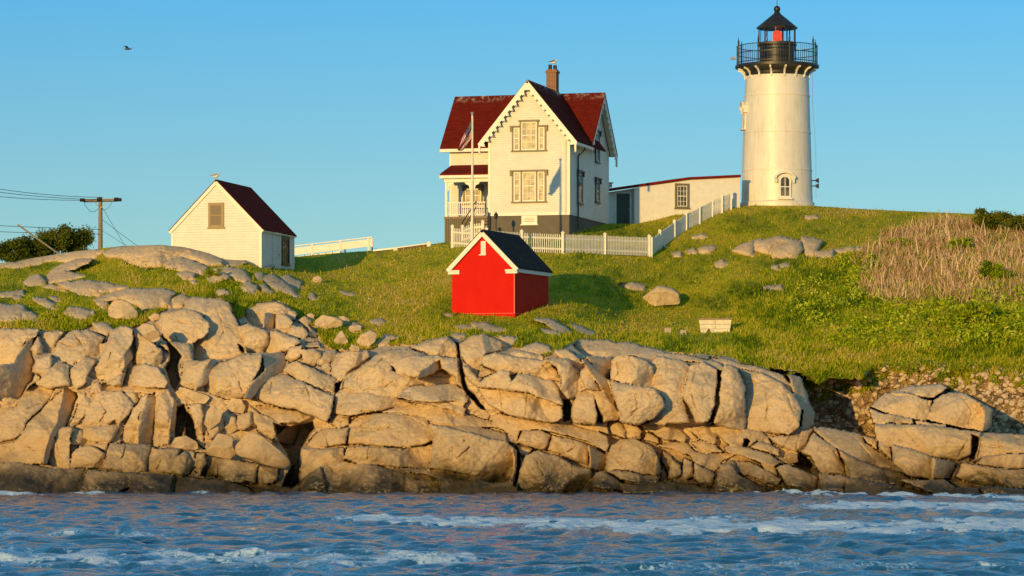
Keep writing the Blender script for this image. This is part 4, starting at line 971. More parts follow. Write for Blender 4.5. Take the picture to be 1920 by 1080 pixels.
for i in range(N):
    a0 = 2*math.pi*i/N+.16; a1 = a0+2*math.pi/N; r_ = RL-.03; m = MB(); m.add([(r_*math.cos(a0), r_*math.sin(a0), zl0+.07), (r_*math.cos(a1), r_*math.sin(a1), zl0+.07), (r_*math.cos(a1), r_*math.sin(a1), zl1), (r_*math.cos(a0), r_*math.sin(a0), zl1)], [(0,1,2,3)]); m.build('lantern_pane', MT['lglass'], T)
m = MB(); m.lathe([(1.0, zl1-.02), (1.20, zl1-.04), (1.22, zl1+.03), (.62, zl1+.52), (.20, zl1+.86), (.17, zl1+.95)], N, cap=True); m.build('lantern_roof', MT['dark'], T)
m = MB(); m.ball((0,0,zl1+1.12), .2, 16); m.tube((0,0,zl1+1.28), (0,0,zl1+1.7), .02); m.build('ventilator', MT['dark'], T, smooth=60)
lm = M_('red_beacon'); lm.fin((.8,.06,.02), .2); lm.b.inputs['Emission Color'].default_value = (1,.07,.02,1); lm.b.inputs['Emission Strength'].default_value = .8; MT['beacon'] = lm.m
m = MB(); m.lathe([(.22, zl0-.05), (.22, zl0+.12)], 16); m.lathe([(.15, zl0+.12), (.24, zl0+.22), (.26, zl0+.45), (.24, zl0+.68), (.12, zl0+.8)], 20); m.build('beacon', MT['beacon'], T, smooth=40)
each('lantern_cabinet', 'metal', T, (-.6, -.52, .3, .38, zl0, zl1), (.30, .42, .45, .53, zl0, zl1))
def tower_window(an, zc, sc, hood=True):
    e = []
    c, s_ = math.sin(an), -math.cos(an); r = rad(zc)-.02
    def tr(u, o, z): return (c*(r+o)-s_*u, s_*(r+o)+c*u, z)     # u sideways, o outwards
    def pr(poly, o0, o1, mt, nm, par):
        k = len(poly); mm = MB(); mm.add([tr(u*sc, o0, zc+z*sc) for (u, z) in poly]+[tr(u*sc, o1, zc+z*sc) for (u, z) in poly], [tuple(range(k)), tuple(range(2*k-1, k-1, -1))]+[(j, (j+1) % k, k+(j+1) % k, k+j) for j in range(k)])
        return mm.build(nm, MT[mt], par)
    def arch(hw, z0, z1, n=8): return [(-hw, z0), (hw, z0)]+[(hw*math.cos(math.pi*i/n), z1+hw*.8*math.sin(math.pi*i/n)) for i in range(n+1)]
    f = pr(arch(.40, 0, 1.12), -.3, .10, 'white', 'window', T)
    pr([(-.46, -.10), (.46, -.10), (.46, 0), (-.46, 0)], -.3, .20, 'white', 'sill', f)
    pr(arch(.27, .12, 1.10), .10, .106, 'glass', 'pane', f)
    pr([(-.022, .12), (.022, .12), (.022, 1.28), (-.022, 1.28)], .106, .13, 'white', 'sash', f); pr([(-.27, .66), (.27, .66), (.27, .72), (-.27, .72)], .106, .128, 'white', 'sash', f)
    hd = [(-.66, 1.20), (-.60, 1.20), (-.52, 1.38), (-.3, 1.52), (0, 1.58), (.3, 1.52), (.52, 1.38), (.60, 1.20), (.66, 1.20), (.66, 1.34), (.36, 1.62), (0, 1.70), (-.36, 1.62), (-.66, 1.34)]
    pr(hd, -.3, .22, 'white', 'hood', f); pr([(-.62, .95), (-.50, .95), (-.50, 1.22), (-.62, 1.22)], -.3, .14, 'white', 'hood', f); pr([(.50, .95), (.62, .95), (.62, 1.22), (.50, 1.22)], -.3, .14, 'white', 'hood', f)
tower_window(math.radians(7.5), CAMZ+(HZ-371)*.0310-ZB, .92); tower_window(math.radians(-86), CAMZ+(HZ-241)*.0313-ZB, .95)
m = MB(); m.path([(2.02, -.5, zd-.3), (2.05, -.5, 5.5), (2.22, -.5, 3.5), (2.24, -.5, .4)], .014, 5); m.build('conduit', MT['metal'], T); m = MB(); m.path([(-1.9, -.7, zd-.5), (-2.12, -.6, 2.0)], .012, 5); m.build('conduit', MT['metal'], T)
for z in (1.08, 1.40):
    m = MB(); zz = CAMZ+(HZ-349)*.0313-ZB+(z-1.08); m.tube((1.98, -.35, zz), (2.24, -.35, zz), .03); m.lathe([(.03, 0), (.05, .1), (.16, .34)], 12, cap=False)
    k = len(m.v)-36
    for j in range(k, len(m.v)): x_, y_, z_ = m.v[j]; m.v[j] = (2.14+z_*.8, -.35+y_, zz+x_)
    m.build('fog_horn', MT['dark'], T)
m = MB(); m.bar((-2.36, -.3, zr0+.35), (-2.58, -.35, zr0+.35), .04, .04); m.box(-2.74, -2.5, -.43, -.25, zr0+.30, zr0+.46); m.build('camera_bracket', MT['metal'], T)

# ---------------------------------------------------------------- white shed
SO = P(490, 502, 160); K = tag(empty('white_shed', SO, math.radians(-13)), 'small white clapboard shed with dark red roof behind the grey rock dome', 'shed')
sw, sdp, eh, ah = 4.72, 5.6, 1.98, 4.42
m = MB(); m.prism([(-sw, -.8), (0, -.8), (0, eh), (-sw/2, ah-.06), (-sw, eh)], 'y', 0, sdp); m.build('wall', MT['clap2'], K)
m = MB(); sl = (ah-eh)/(sw/2)
roof_slab(m, (-sw/2, -.10, ah+.04), (-sw/2, sdp+.1, ah+.04), (.13, sdp+.1, eh-.06), (.13, -.10, eh-.06), .05); roof_slab(m, (-sw/2, -.10, ah+.038), (-sw/2, sdp+.1, ah+.038), (-sw-.13, sdp+.1, eh-.062), (-sw-.13, -.10, eh-.062), .05); m.build('roof', MT['redroof2'], K)
for s_ in (-1, 1):
    m = MB(); x1 = .10 if s_ > 0 else -sw-.10; m.bar((-sw/2, -.05-.002*s_, ah-.11), (x1, -.05-.002*s_, eh-.17), .07, .17, (s_*sl, 0, 1)); m.build('bargeboard', MT['white'], K)
each('corner_board', 'white', K, (-.11, .02, -.02, .11, -.8, eh-.1), (-sw-.02, -sw+.11, -.02, .11, -.8, eh-.1), (-.09, .022, sdp-.1, sdp+.02, -.8, eh-.1))
m = MB(); m.box(0, .12, .1, sdp+.05, eh-.16, eh-.08); m.build('eave', MT['white'], K)
window(K, 'f', -2.36, 2.05, .82, 1.24, 'tan', 1, 2, hood=False, gl='screen', sash='tan', off=0)
window(K, 'r', 4.05, .36, 1.25, 1.44, 'greend', 3, 4, hood=False, off=0, sash='greend', gl='glass')
m = MB(); m.box(.0, .05, 2.0, 2.85, -.3, 1.72); dr = m.build('door', MT['whitew'], K); m = MB(); m.ball((.09, 2.72, .8), .04, 8); m.build('handle', MT['metal'], dr)
m = MB(); m.box(0, .08, 1.9, 2.0, -.3, 1.8); m.box(0, .08, 2.85, 2.95, -.3, 1.8); m.box(0, .14, 1.85, 3.0, 1.8, 1.88); m.build('door_frame', MT['white'], K)

# ---------------------------------------------------------------- red oil house
RO = P(965, 595, 150); O = tag(empty('red_oil_house', RO, math.radians(-19.5)), 'small bright red shed with white bargeboards and dark shingle roof above the cliff', 'shed')
rw, rd, eh, ah = 3.14, 4.9, 2.42, 4.02
m = MB(); m.prism([(-rw, .2), (0, .2), (0, eh), (-rw/2, ah-.05), (-rw, eh)], 'y', 0, rd); m.build('wall', MT['red'], O, bevel=.015)
m = MB(); m.box(-rw-.03, .03, -.03, rd+.03, -.7, .2); m.build('plinth', MT['red'], O)
m = MB(); m.box(-rw-.032, .032, -.032, 0, .185, .205); m.box(0, .032, 0, rd, .185, .205); m.box(-.035, .004, -.006, 0, .205, eh-.1); m.build('edge_strip', MT['redtrim'], O)
m = MB(); hw = rw/2+.17; zr_ = ah+.14; ze = zr_-hw*1.035
roof_slab(m, (-rw/2, -.18, zr_), (-rw/2, rd+.18, zr_), (-rw/2+hw, rd+.18, ze), (-rw/2+hw, -.18, ze), .07); roof_slab(m, (-rw/2, -.18, zr_-.001), (-rw/2, rd+.18, zr_-.001), (-rw/2-hw, rd+.18, ze), (-rw/2-hw, -.18, ze), .07); m.build('roof', MT['blackroof'], O)
for s_ in (-1, 1):
    m = MB(); x1 = -rw/2+s_*(hw-.0); m.bar((-rw/2, -.13-.003*s_, zr_-.20), (x1, -.13-.003*s_, ze-.15), .11, .20, (s_*1.035, 0, 1))
    m.box(*sorted((x1-s_*.01, x1-s_*.58)), -.12, -.001, ze-.30, ze-.11); m.box(*sorted((x1-s_*.01, x1-s_*.60)), -.17, -.121, ze-.18, ze-.12); m.build('bargeboard', MT['white'], O)
m = MB(); m.box(.001, hw-rw/2-.03, 0, rd+.12, ze-.24, ze-.06); m.build('eave', MT['white'], O)
m = MB(); m.box(-rw/2-.10, -rw/2+.14, -.05, .01, 2.98, 3.60); m.box(-rw/2-.18, -rw/2+.16, -.09, .01, 2.93, 2.98); wv = m.build('vent', MT['white'], O)
m = MB(); [m.box(-rw/2-.06, -rw/2+.10, -.065, -.05, 3.04+.09*i, 3.09+.09*i) for i in range(6)]; m.build('louvre', MT['whitew'], wv)

# ---------------------------------------------------------------- fences
def fence(label, pts, hgt, spacing, pw, nposts, g='white picket fences'):
    """pts: ground points of the fence line; posts at every point"""
    root = tag(empty('picket_fence', pts[0]), label, 'fence', g); o = Vector(pts[0]); loc = [Vector(p)-o for p in pts]
    for a, b in zip(loc[:-1], loc[1:]):
        m = MB(); d = b-a; n = max(2, int(math.hypot(d.x, d.y)/spacing)); ax = Vector((d.x, d.y, 0)).normalized(); nr = Vector((ax.y, -ax.x, 0))
        for i in range(n):
            p = a+d*((i+.5)/n)+nr*.03; hh = hgt*random.uniform(.985, 1.015); q0 = p-ax*pw/2+Vector((0,0,.03)); q1 = p+ax*pw/2+Vector((0,0,.03)); t_ = nr*.02
            m.add([q0, q1, q1+Vector((0,0,hh-.06)), p+Vector((0,0,hh)), q0+Vector((0,0,hh-.06)), q0-t_, q1-t_, q1-t_+Vector((0,0,hh-.06)), p-t_+Vector((0,0,hh)), q0-t_+Vector((0,0,hh-.06))], [(0,1,2,3,4),(9,8,7,6,5),(0,5,6,1),(1,6,7,2),(2,7,8,3),(3,8,9,4),(4,9,5,0)])
        m.build('pickets', MT['white'], root)
        m = MB()
        for z in (hgt*.24, hgt*.78): m.bar(a+Vector((0,0,z)), b+Vector((0,0,z)), .04, .09)
        m.build('rail', MT['white'], root)
    for p in loc:
        m = MB(); x, y, z = p; m.box(x-.07, x+.07, y-.07, y+.07, z-.5, z+hgt+.06); m.box(x-.095, x+.095, y-.095, y+.095, z+hgt+.06, z+hgt+.10); m.add([(x-.08,y-.08,z+hgt+.10),(x+.08,y-.08,z+hgt+.10),(x+.08,y+.08,z+hgt+.10),(x-.08,y+.08,z+hgt+.10),(x,y,z+hgt+.19)], [(0,1,4),(1,2,4),(2,3,4),(3,0,4),(3,2,1,0)]); m.build('post', MT['white'], root)
    return root
def fp(px, D_, top, h): p = P(px, top, D_); p.z -= h; return p
fence('long white picket fence across the slope between the red shed and the lighthouse hill', [SP(x, t_+1) for x, t_ in ((848,463),(912,468),(978,472),(1055,475),(1134,477),(1217,480))], 1.04, .118, .052, 6)
fence('white picket fence climbing the hill towards the base of the lighthouse', [SP(x, t_+1) for x, t_ in ((1221,480),(1237,466),(1264,447),(1286,431),(1311,419),(1335,406),(1353,398),(1370,391.5))], .93, .118, .075, 8)
fence('short white fence beside the porch steps behind the flagpole', [fp(867, 172.5, 427, .9), fp(884, 172, 420, .9), fp(905, 171.8, 418, .9)], .9, .12, .06, 3)
m = MB(); a = SP(1240, 462, -.1); m.bar(a+Vector((0,0,.12)), SP(1251, 464, -.2), .06, .06); pw_ = m.build('plank', MT['white'], None); tag(pw_, 'short white plank lying in the grass below the climbing fence', 'plank')

# flagpole and flag
fb = P(885.5, 500, 161.4); ftop = P(885.5, 216, 161.4)
fpz = tag(empty('flagpole', fb), 'tall thin white flagpole rising behind the red shed', 'flagpole'); m = MB(); hh = ftop.z-fb.z
m.tube((0,0,-.5), (0,0,hh), .075, .042, 14); m.build('pole', MT['white'], fpz, smooth=40); m = MB(); m.ball((0,0,hh+.09), .08, 12); m.tube((0,0,hh), (0,0,hh+.05), .05); m.build('finial', MT['metal'], fpz)
m = MB(); m.path([(.08,-.03,.9), (.06,-.03,hh-.1)], .006, 5); m.build('halyard', MT['metal'], fpz)
def flag():
    NU, NV = 60, 39; vs = []; fs = []; mi = []
    for j in range(NV+1):
        v = j/NV
        for i in range(NU+1):
            u = i/NU
            ax, ay = 884-27*u-5*math.sin(u*math.pi)*.3, 223+57*u**.9; bx_, by = 884-19*u**1.3, 260+24*u
            p = P(ax+(bx_-ax)*v, ay+(by-ay)*v, 161.35); p.y += .16*math.sin(v*11+u*3)*min(1, u*4)+.05*math.sin(u*19+v*4)*u; p.x += .045*math.sin(v*9+u*8)*u
            vs.append(tuple(p-fb))
    for j in range(NV):
        for i in range(NU):
            k = j*(NU+1)+i; fs.append((k, k+1, k+NU+2, k+NU+1)); st = j*13//NV; c = 0 if st % 2 == 0 else 1
            if i < NU*.4 and st < 7: c = 2 if not ((i % 3 == 1) and (j % 3 == 1)) else 1
            mi.append(c)
    me = bpy.data.meshes.new('flag'); me.from_pydata(vs, [], fs)
    for nm, c in (('flag_red', (.42,.03,.03)), ('flag_white', (.75,.72,.68)), ('flag_blue', (.02,.025,.10))): me.materials.append(paint(nm, c, .8, .1))
    me.polygons.foreach_set('material_index', mi); me.polygons.foreach_set('use_smooth', [True]*len(mi))
    o = bpy.data.objects.new('flag', me); COL.objects.link(o); o.location = fb; sm = o.modifiers.new('thickness', 'SOLIDIFY'); sm.thickness = .006
    tag(o, 'limp red, white and blue striped flag hanging from the white flagpole', 'flag')
flag()

# white board railing and low timbers on the left crest
def rp(px, py, D_): return P(px, py, D_)
a0 = rp(540, 484, 188); root = tag(empty('board_railing', a0), 'white board railing on the crest right of the small white shed', 'railing')
def L_(p): return Vector(p)-a0
m = MB(); m.bar(L_(rp(520, 465, 188)), L_(rp(699, 444.5, 186)), .12, .06); m.build('top_rail', MT['white'], root)
m = MB(); m.bar(L_(rp(520, 475.5, 187.9)), L_(rp(699, 454.5, 185.9)), .05, .42); m.build('board', MT['white'], root)
m = MB(); m.bar(L_(rp(520, 487, 187.9)), L_(rp(640, 472, 186.6)), .05, .10); m.build('bottom_rail', MT['white'], root)
for px, py in ((585,478), (638,478), (691,476)): m = MB(); d_ = 188-2*(px-520)/179-.12; tp = 465-20.5*(px-520)/179; m.bar(L_(rp(px, py+20, d_)), L_(rp(px, tp, d_)), .12, .12, (0,1,0)); m.build('post', MT['white'], root)
for px, py in ((647,475), (698,472)): m = MB(); m.bar(L_(rp(px, py+20, 188.4)), L_(rp(px, 455-10*(px-647)/50, 188.4)), .10, .10, (0,1,0)); m.build('post', MT['white'], root)
root = tag(empty('low_timber', P(700, 472, 175)), 'white low timber lying along the crest at the end of the board railing', 'timber')
o = root.location; m = MB(); m.bar(P(700, 470, 175)-o, P(742, 465.5, 174.8)-o, .2, .08); m.bar(P(738, 467.5, 174.7)-o, P(746, 467, 174.7)-o, .2, .2); m.build('white_beam', MT['white'], root); m = MB(); m.bar(P(703, 474, 174.9)-o, P(742, 468.5, 174.8)-o, .15, .08); m.build('dark_beam', MT['woodd'], root)
root = tag(empty('low_timber', P(746, 468, 174.5)), 'dark low timber with a white end on the grassy crest near the house', 'timber'); o = root.location
m = MB(); m.bar(P(746, 467.5, 174.6)-o, P(803, 459.5, 174.2)-o, .15, .16); m.build('dark_beam', MT['woodd'], root); m = MB(); m.bar(P(746, 464.5, 174.6)-o, P(803, 456.8, 174.2)-o, .22, .05); m.box(*(lambda q: (q.x-.1, q.x+.1, q.y-.1, q.y+.1, q.z-.2, q.z+.16))(P(804, 459, 174.1)-o)); m.build('white_cap', MT['white'], root)

# ---------------------------------------------------------------- utility pole, wires
uo = P(188, 478, 186); up = tag(empty('utility_pole', uo), 'weathered wooden utility pole with crossarm on the left skyline', 'utility pole')
def U(px, py, d=186): return P(px, py, d)-uo
m = MB(); m.tube((0,0,-1), U(188.5, 369), .15, .11, 12); m.build('pole', MT['wood'], up, smooth=40)
m = MB(); m.bar(U(153, 376, 185.8), U(224, 374.5, 185.8), .11, .13); m.bar(U(157, 377.5, 186.2), U(222, 376, 186.2), .10, .12); m.build('crossarm', MT['wood'], up)
m = MB(); m.bar(U(177, 378, 185.8), U(188, 391, 185.85), .03, .04); m.bar(U(201, 378, 185.8), U(188, 391, 185.85), .03, .04); m.build('brace', MT['metal'], up)
for (x, y) in ((154,375), (186,374), (218,373.5), (224,374.5)): m = MB(); m.tube(U(x-4, y, 185.7), U(x+4, y, 185.7), .10, .10, 8); m.build('insulator', MT['dark'], up)
for y in (430, 440, 453): m = MB(); m.bar(U(184, y), U(194, y), .04, .05); m.build('step_iron', MT['metal'], up)
def wire(a, b, sag, label, r=.016, n=14):
    A, Bq = Vector(a), Vector(b); pts = []
    for i in range(n+1):
        t_ = i/n; p = A.lerp(Bq, t_); p.z -= sag*4*t_*(1-t_); pts.append(p-A)
    m = MB(); m.path(pts, r, 5); o = m.build('power_wire', MT['dark'], None); o.location = A; tag(o, label, 'wire', 'wires of the utility pole')
lw = [('highest wire leaving the top of the utility pole to the left', 188, 370, -330, 268, .7), ('second wire from the top running left from the crossarm', 186, 374, -330, 285, .6), ('third wire from the top running left from the crossarm end', 152, 375.5, -330, 308, .5),
      ('upper of the two low wires running left from the pole shaft', 186, 430, -330, 398, .15), ('lowest wire running left from the pole shaft', 186, 439, -330, 418, .1)]
for lb, x0, y0, x1, y1, sg in lw: wire(P(x0, y0, 185.8), P(x1, y1, 176), sg, lb)
wire(P(191, 388, 186), P(240, 470, 190), .0, 'steep stay wire on the right side of the utility pole', .012); wire(P(191, 411, 186), P(268, 468, 192), .03, 'longest stay wire slanting right from the middle of the pole', .012); wire(P(191, 432, 186), P(250, 468, 192), .02, 'lowest stay wire slanting right from the pole', .010)
wire(P(157, 379, 186), P(184, 391, 186), .35, 'drooping loop of wire under the left half of the crossarm', .014); wire(P(210, 379, 186), P(191, 392, 186), .18, 'drooping loop of wire under the right half of the crossarm', .014)
m = MB(); q = P(113, 478, 166); m.tube((0,0,0), P(33, 421, 164)-q, .055, .045, 8); o = m.build('leaning_pole', MT['conc'], None); o.location = q; tag(o, 'thin pale pole leaning left over the dark bushes', 'pole')

# ---------------------------------------------------------------- trough, blocks
q = SP(1341, 622, -.1); root = tag(empty('planter_trough', q, math.radians(-4)), 'weathered cream wooden trough standing on the grass right of the red shed', 'trough')
m = MB(); hw0, hw1, hh = .70, .80, .58
m.add([(-hw0,-.32,-.05),(hw0,-.32,-.05),(hw0,.32,-.05),(-hw0,.32,-.05),(-hw1,-.42,hh),(hw1,-.42,hh),(hw1,.42,hh),(-hw1,.42,hh)], [(0,3,2,1),(4,5,6,7),(0,1,5,4),(1,2,6,5),(2,3,7,6),(3,0,4,7)]); m.build('body', MT['whitew'], root)
m = MB(); m.box(-hw1-.05, hw1+.05, -.50, .47, hh, hh+.07); m.build('lid', MT['wood'], root)
m = MB(); m.bar((-hw0-.05,-.36,.13), (hw0+.03,-.36,.13), .03, .012); m.bar((-hw1+.03,-.41,.36), (hw1-.03,-.41,.36), .03, .012); m.bar((0,-.36,.12),(0,-.42,.55), .02, .02); m.build('batten', MT['wood'], root)
m = MB(); m.prism([(-.42,-.04),(-.22,-.04),(-.27,.14),(-.34,.16)], 'y', -.355, -.32); m.build('gap', MT['dark'], root)
for (px, py, wdt, lb) in ((1252, 623, .34, 'small pale concrete block in the grass, left one of the pair near the trough'), (1281, 627, .30, 'small pale concrete block in the grass, nearer to the trough')):
    q = SP(px, py, -.1); m = MB(); m.box(-wdt/2, wdt/2, -.14, .14, -.06, .21); o = m.build('concrete_block', MT['conc'], None, bevel=.02); o.location = q; tag(o, lb, 'block', 'concrete blocks on the grass')

# ---------------------------------------------------------------- gulls
def gull(loc, face, scale, label, wing='wing'):
    """face +1: head to the right"""
    root = tag(empty('gull', loc), label, 'bird', 'gulls'); f = face; n = 12; s = scale
    prof = [(x, (z-.02) if x < .12 else z-.04, r*1.5, ry*1.35) for (x, z, r, ry) in [(-.30, .20, .008, .02), (-.20, .205, .03, .035), (-.10, .21, .065, .06), (.0, .22, .085, .08), (.08, .24, .08, .078), (.13, .28, .055, .055), (.155, .33, .04, .042), (.165, .37, .045, .045), (.185, .395, .04, .038), (.22, .39, .015, .016)]]
    m = MB(); vs = []
    for (x, z, r, ry) in prof:
        for i in range(n): t_ = 2*math.pi*i/n; vs.append((f*x*s, ry*math.cos(t_)*s, (z+r*math.sin(t_))*s))
    fs = [(j*n+i, j*n+(i+1) % n, (j+1)*n+(i+1) % n, (j+1)*n+i) for j in range(len(prof)-1) for i in range(n)]+[tuple(range(n)), tuple(range(len(vs)-1, len(vs)-n-1, -1))]
    m.add(vs, fs); m.build('body', MT['feather'], root, smooth=60)
    for sy in (-1, 1):
        m = MB(); vs = []
        for (x, z, h, o) in ((-.38, .205, .006, .02), (-.2, .225, .03, .05), (-.05, .25, .05, .082), (.07, .26, .035, .085), (.11, .26, .006, .07)):
            vs += [(f*x*s, sy*o*s, (z+h*1.3)*s), (f*x*s, sy*(o*1.3+.02)*s, z*s), (f*x*s, sy*o*s, (z-h*1.3)*s), (f*x*s, sy*(o-.02)*s, z*s)]
        m.add(vs, [(j*4+i, j*4+(i+1) % 4, (j+1)*4+(i+1) % 4, (j+1)*4+i) for j in range(4) for i in range(4)]); m.build('wing', MT[wing], root, smooth=60)
        m = MB(); m.tube((f*.0, sy*.03*s, 0), (f*.01*s, sy*.03*s, .16*s), .008*s); m.box(f*.01*s-.02*s, f*.01*s+.03*s, sy*.03*s-.015*s, sy*.03*s+.015*s, 0, .006*s); m.build('leg', MT['bill'], root)
    m = MB(); m.tube((f*.21*s, 0, .35*s), (f*.285*s, 0, .335*s), .014*s, .004*s, 6); m.build('bill', MT['bill'], root)
MT['lgrey'] = paint('light_grey_feathers', (.38,.37,.37), .7)
ap = K.matrix_basis @ Vector((-sw/2+.0, .0, 4.47)); gull(ap, 1, .85, 'pale grey gull perched on the peak of the small white shed', 'lgrey')
ap = H.matrix_basis @ Vector((-2.36, 5.7, 8.76)); gull(ap, 1, .85, 'black-backed gull standing on the brick chimney of the house')
root = tag(empty('flying_bird', P(239, 92, 150)), 'tiny dark bird flying high in the sky at upper left', 'bird')
m = MB(); m.ball((0,0,0), .07, 10, (2.2,.9,.7)); m.ball((.16,0,.02), .04, 8); m.build('body', MT['wing'], root, smooth=60)
for s_ in (-1, 1): m = MB(); m.add([(.06,0,.02),(-.07,0,.02),(-.10,s_*.28,.10),(.02,s_*.28,.11),(-.14,s_*.55,.03),(.06,0,.035),(-.07,0,.035),(-.10,s_*.28,.112),(.02,s_*.28,.122),(-.14,s_*.55,.04)], [(0,1,2,3),(3,2,4),(8,7,6,5),(9,7,8),(0,3,8,5),(3,4,9,8),(1,6,7,2),(2,7,9,4)]); m.build('wing', MT['wing'], root)

# ---------------------------------------------------------------- boulders
def boulder(z, pts, label, T=.55, dd=.0, mat='rock', seed=0, cat='boulder', g='loose boulders'):
    ox, oy, sc = ZN[z]; pl = [(ox+float(a.split(',')[0])/sc, oy+float(a.split(',')[1])/sc) for a in pts.split()]
    a = np.array(pl); c = a.mean(0); d0 = SD(c[0], a[:, 1].max()-2); w0 = SD(c[0], c[1]); d0 = min(d0, w0)-.1+dd
    NA, NRg = 72, 12; rk = random.Random(seed*7+3); k = len(pl)
    # outline resampled by angle
    out = []
    for i in range(NA):
        th_ = 2*math.pi*i/NA; dx, dy = math.cos(th_), math.sin(th_); best_ = 1
        for j in range(k):
            p, q = a[j]-c, a[(j+1) % k]-c; e = q-p; den = dx*e[1]-dy*e[0]
            if abs(den) < 1e-9: continue
            t_ = (p[0]*e[1]-p[1]*e[0])/den; u = (p[0]*dy-p[1]*dx)/den
            if t_ > 0 and -1e-6 <= u <= 1+1e-6: best_ = max(best_, t_)
        out.append(best_)
    out = np.array(out); out = .25*np.roll(out, 1)+.5*out+.25*np.roll(out, -1)
    m_ = d0/F; Wm = out.mean()*m_; Tm = Wm*T*1.6
    th_ = np.arange(NA)*2*math.pi/NA; vs = []; planes = [(rk.uniform(-1, 1), rk.uniform(-1, 1), rk.uniform(.55, .95)) for _ in range(5)]
    def pt(r, side, i):
        x = math.cos(th_[i])*out[i]*r; y = math.sin(th_[i])*out[i]*r
        dep = Tm*(max(0, 1-r**3.2))**.5
        if side < 0:
            X_, Z_ = x*m_, -y*m_
            for (pa, pb, pd) in planes:
                l_ = math.hypot(pa, pb)+.3; dep = min(dep, (pd*Wm-(X_*pa+Z_*pb)/l_*.9)*T*1.9)
            dep = max(dep, -.02*Wm)
        else: dep *= .8
        n_ = .10*Wm*float(fbm(x/22+seed*5.3, y/18+side, 3, 4))+.03*Wm*float(fbm(x/6+seed, y/6, 8, 3))
        return P(c[0]+x, c[1]+y, d0+side*dep+n_)
    org = P(c[0], a[:, 1].max(), d0)
    vs.append(pt(0, -1, 0))
    for j in range(1, NRg+1):
        for i in range(NA): vs.append(pt((j/NRg)**.8, -1, i))
    for j in range(NRg-1, 0, -1):
        for i in range(NA): vs.append(pt((j/NRg)**.8, 1, i))
    vs.append(pt(0, 1, 0)); vs = [tuple(v-org) for v in vs]; fs = [(0, 1+(i+1) % NA, 1+i) for i in range(NA)]; R_ = 2*NRg-1
    for j in range(R_-1):
        for i in range(NA): fs.append((1+j*NA+i, 1+j*NA+(i+1) % NA, 1+(j+1)*NA+(i+1) % NA, 1+(j+1)*NA+i))
    l = len(vs)-1; fs += [(l, 1+(R_-1)*NA+i, 1+(R_-1)*NA+(i+1) % NA) for i in range(NA)]
    m = MB(); m.add(vs, fs); o = m.build('boulder', MT[mat], None, smooth=42); o.location = org; tag(o, label, cat, g)
BL = [('A', '705,530 740,480 800,468 860,490 915,550 920,600 860,620 760,615 705,590', 'big rounded tan boulder sitting on the grass left of centre above the cliff', .5),
 ('A', '990,600 1040,565 1080,575 1075,610 1020,630', 'small stone tucked beside the large disc-shaped slab', .5),
 ('A', '910,680 960,640 1030,650 1080,700 1080,760 1030,780 960,740', 'smooth egg-like boulder wedged left of the large disc-shaped slab', .6),
 ('B', '1080,700 1110,650 1180,635 1260,680 1265,730 1180,735 1100,720', 'low oval boulder lying under the dark cleft on the left cliff', .5),
 ('B', '1305,560 1320,480 1360,425 1430,480 1420,540 1340,600', 'upright pointed stone with dark streaked face in the rubble pile', .4),
 ('B', '1440,470 1490,380 1560,390 1590,440 1570,490', 'whitish angular block on top of the rubble pile', .5),
 ('B', '1440,610 1450,500 1520,510 1530,600 1480,625', 'small upright block below the whitish angular block', .45),
 ('B', '1310,740 1400,620 1500,640 1510,720 1530,760 1480,800 1330,770', 'smooth dome-shaped boulder below the rubble pile', .45),
 ('E', '0,470 60,400 120,375 180,400 300,500 360,560 350,600 290,615 150,580 60,545 10,530', 'large pale yellowish boulder sloping beside the black cleft', .45),
 ('B', '1130,320 1150,308 1260,340 1350,375 1310,425 1220,400', 'flat wedge of stone jammed under the big overhanging block', .35),
 ('C', '540,150 590,110 690,125 740,150 730,190 640,205 570,210 540,190', 'long pale boulder half sunk in the grass at the cliff edge', .5),
 ('C', '700,120 740,115 775,140 775,175 740,180', 'small stone at the right end of the long pale boulder', .5),
 ('C', '485,105 520,95 540,115 530,145 500,135', 'small stone behind the left end of the long pale boulder', .5),
 ('C', '665,285 695,240 720,213 745,245 766,290 740,315 690,310', 'small pyramid-shaped stone standing in the grass at the cliff edge', .5),
 ('C', '820,290 850,240 920,208 965,240 950,290 890,347 850,330', 'kite-shaped angular boulder propped at the cliff edge', .4),
 ('C', '770,340 790,308 840,325 840,352 800,358', 'small pale round stone at the foot of the kite-shaped boulder', .6),
 ('C', '700,335 745,333 748,355 705,357', 'tiny brown stone left of the small pale round stone', .6),
 ('C', '585,450 620,433 652,470 635,502 590,482', 'small rounded stone lodged between two big cliff blocks', .6),
 ('H', '1185,900 1195,870 1230,858 1265,880 1255,915 1200,918', 'small round boulder alone in the grass right of the white shed', .6),
 ('G', '550,750 580,723 620,740 622,780 570,795', 'little round boulder at the foot of the right-hand cliff', .6),
 ('F', '190,562 230,570 265,600 250,632 215,615', 'pale chip of rock at the bottom of the long diagonal crack', .5),
 ('C', '775,185 850,180 855,215 800,222 768,205', 'brown stone in the grass above the kite-shaped boulder', .5),
 ('I', '295,810 305,780 345,745 400,705 480,718 525,750 525,812 440,818 370,828 330,820', 'broad rough pale boulder half in the shadow of the red shed', .5)]
for k, (z, p, lb, T_) in enumerate(BL): boulder(z, p, lb, T_, seed=k, mat='rockdry' if z in 'HI' else 'rock')
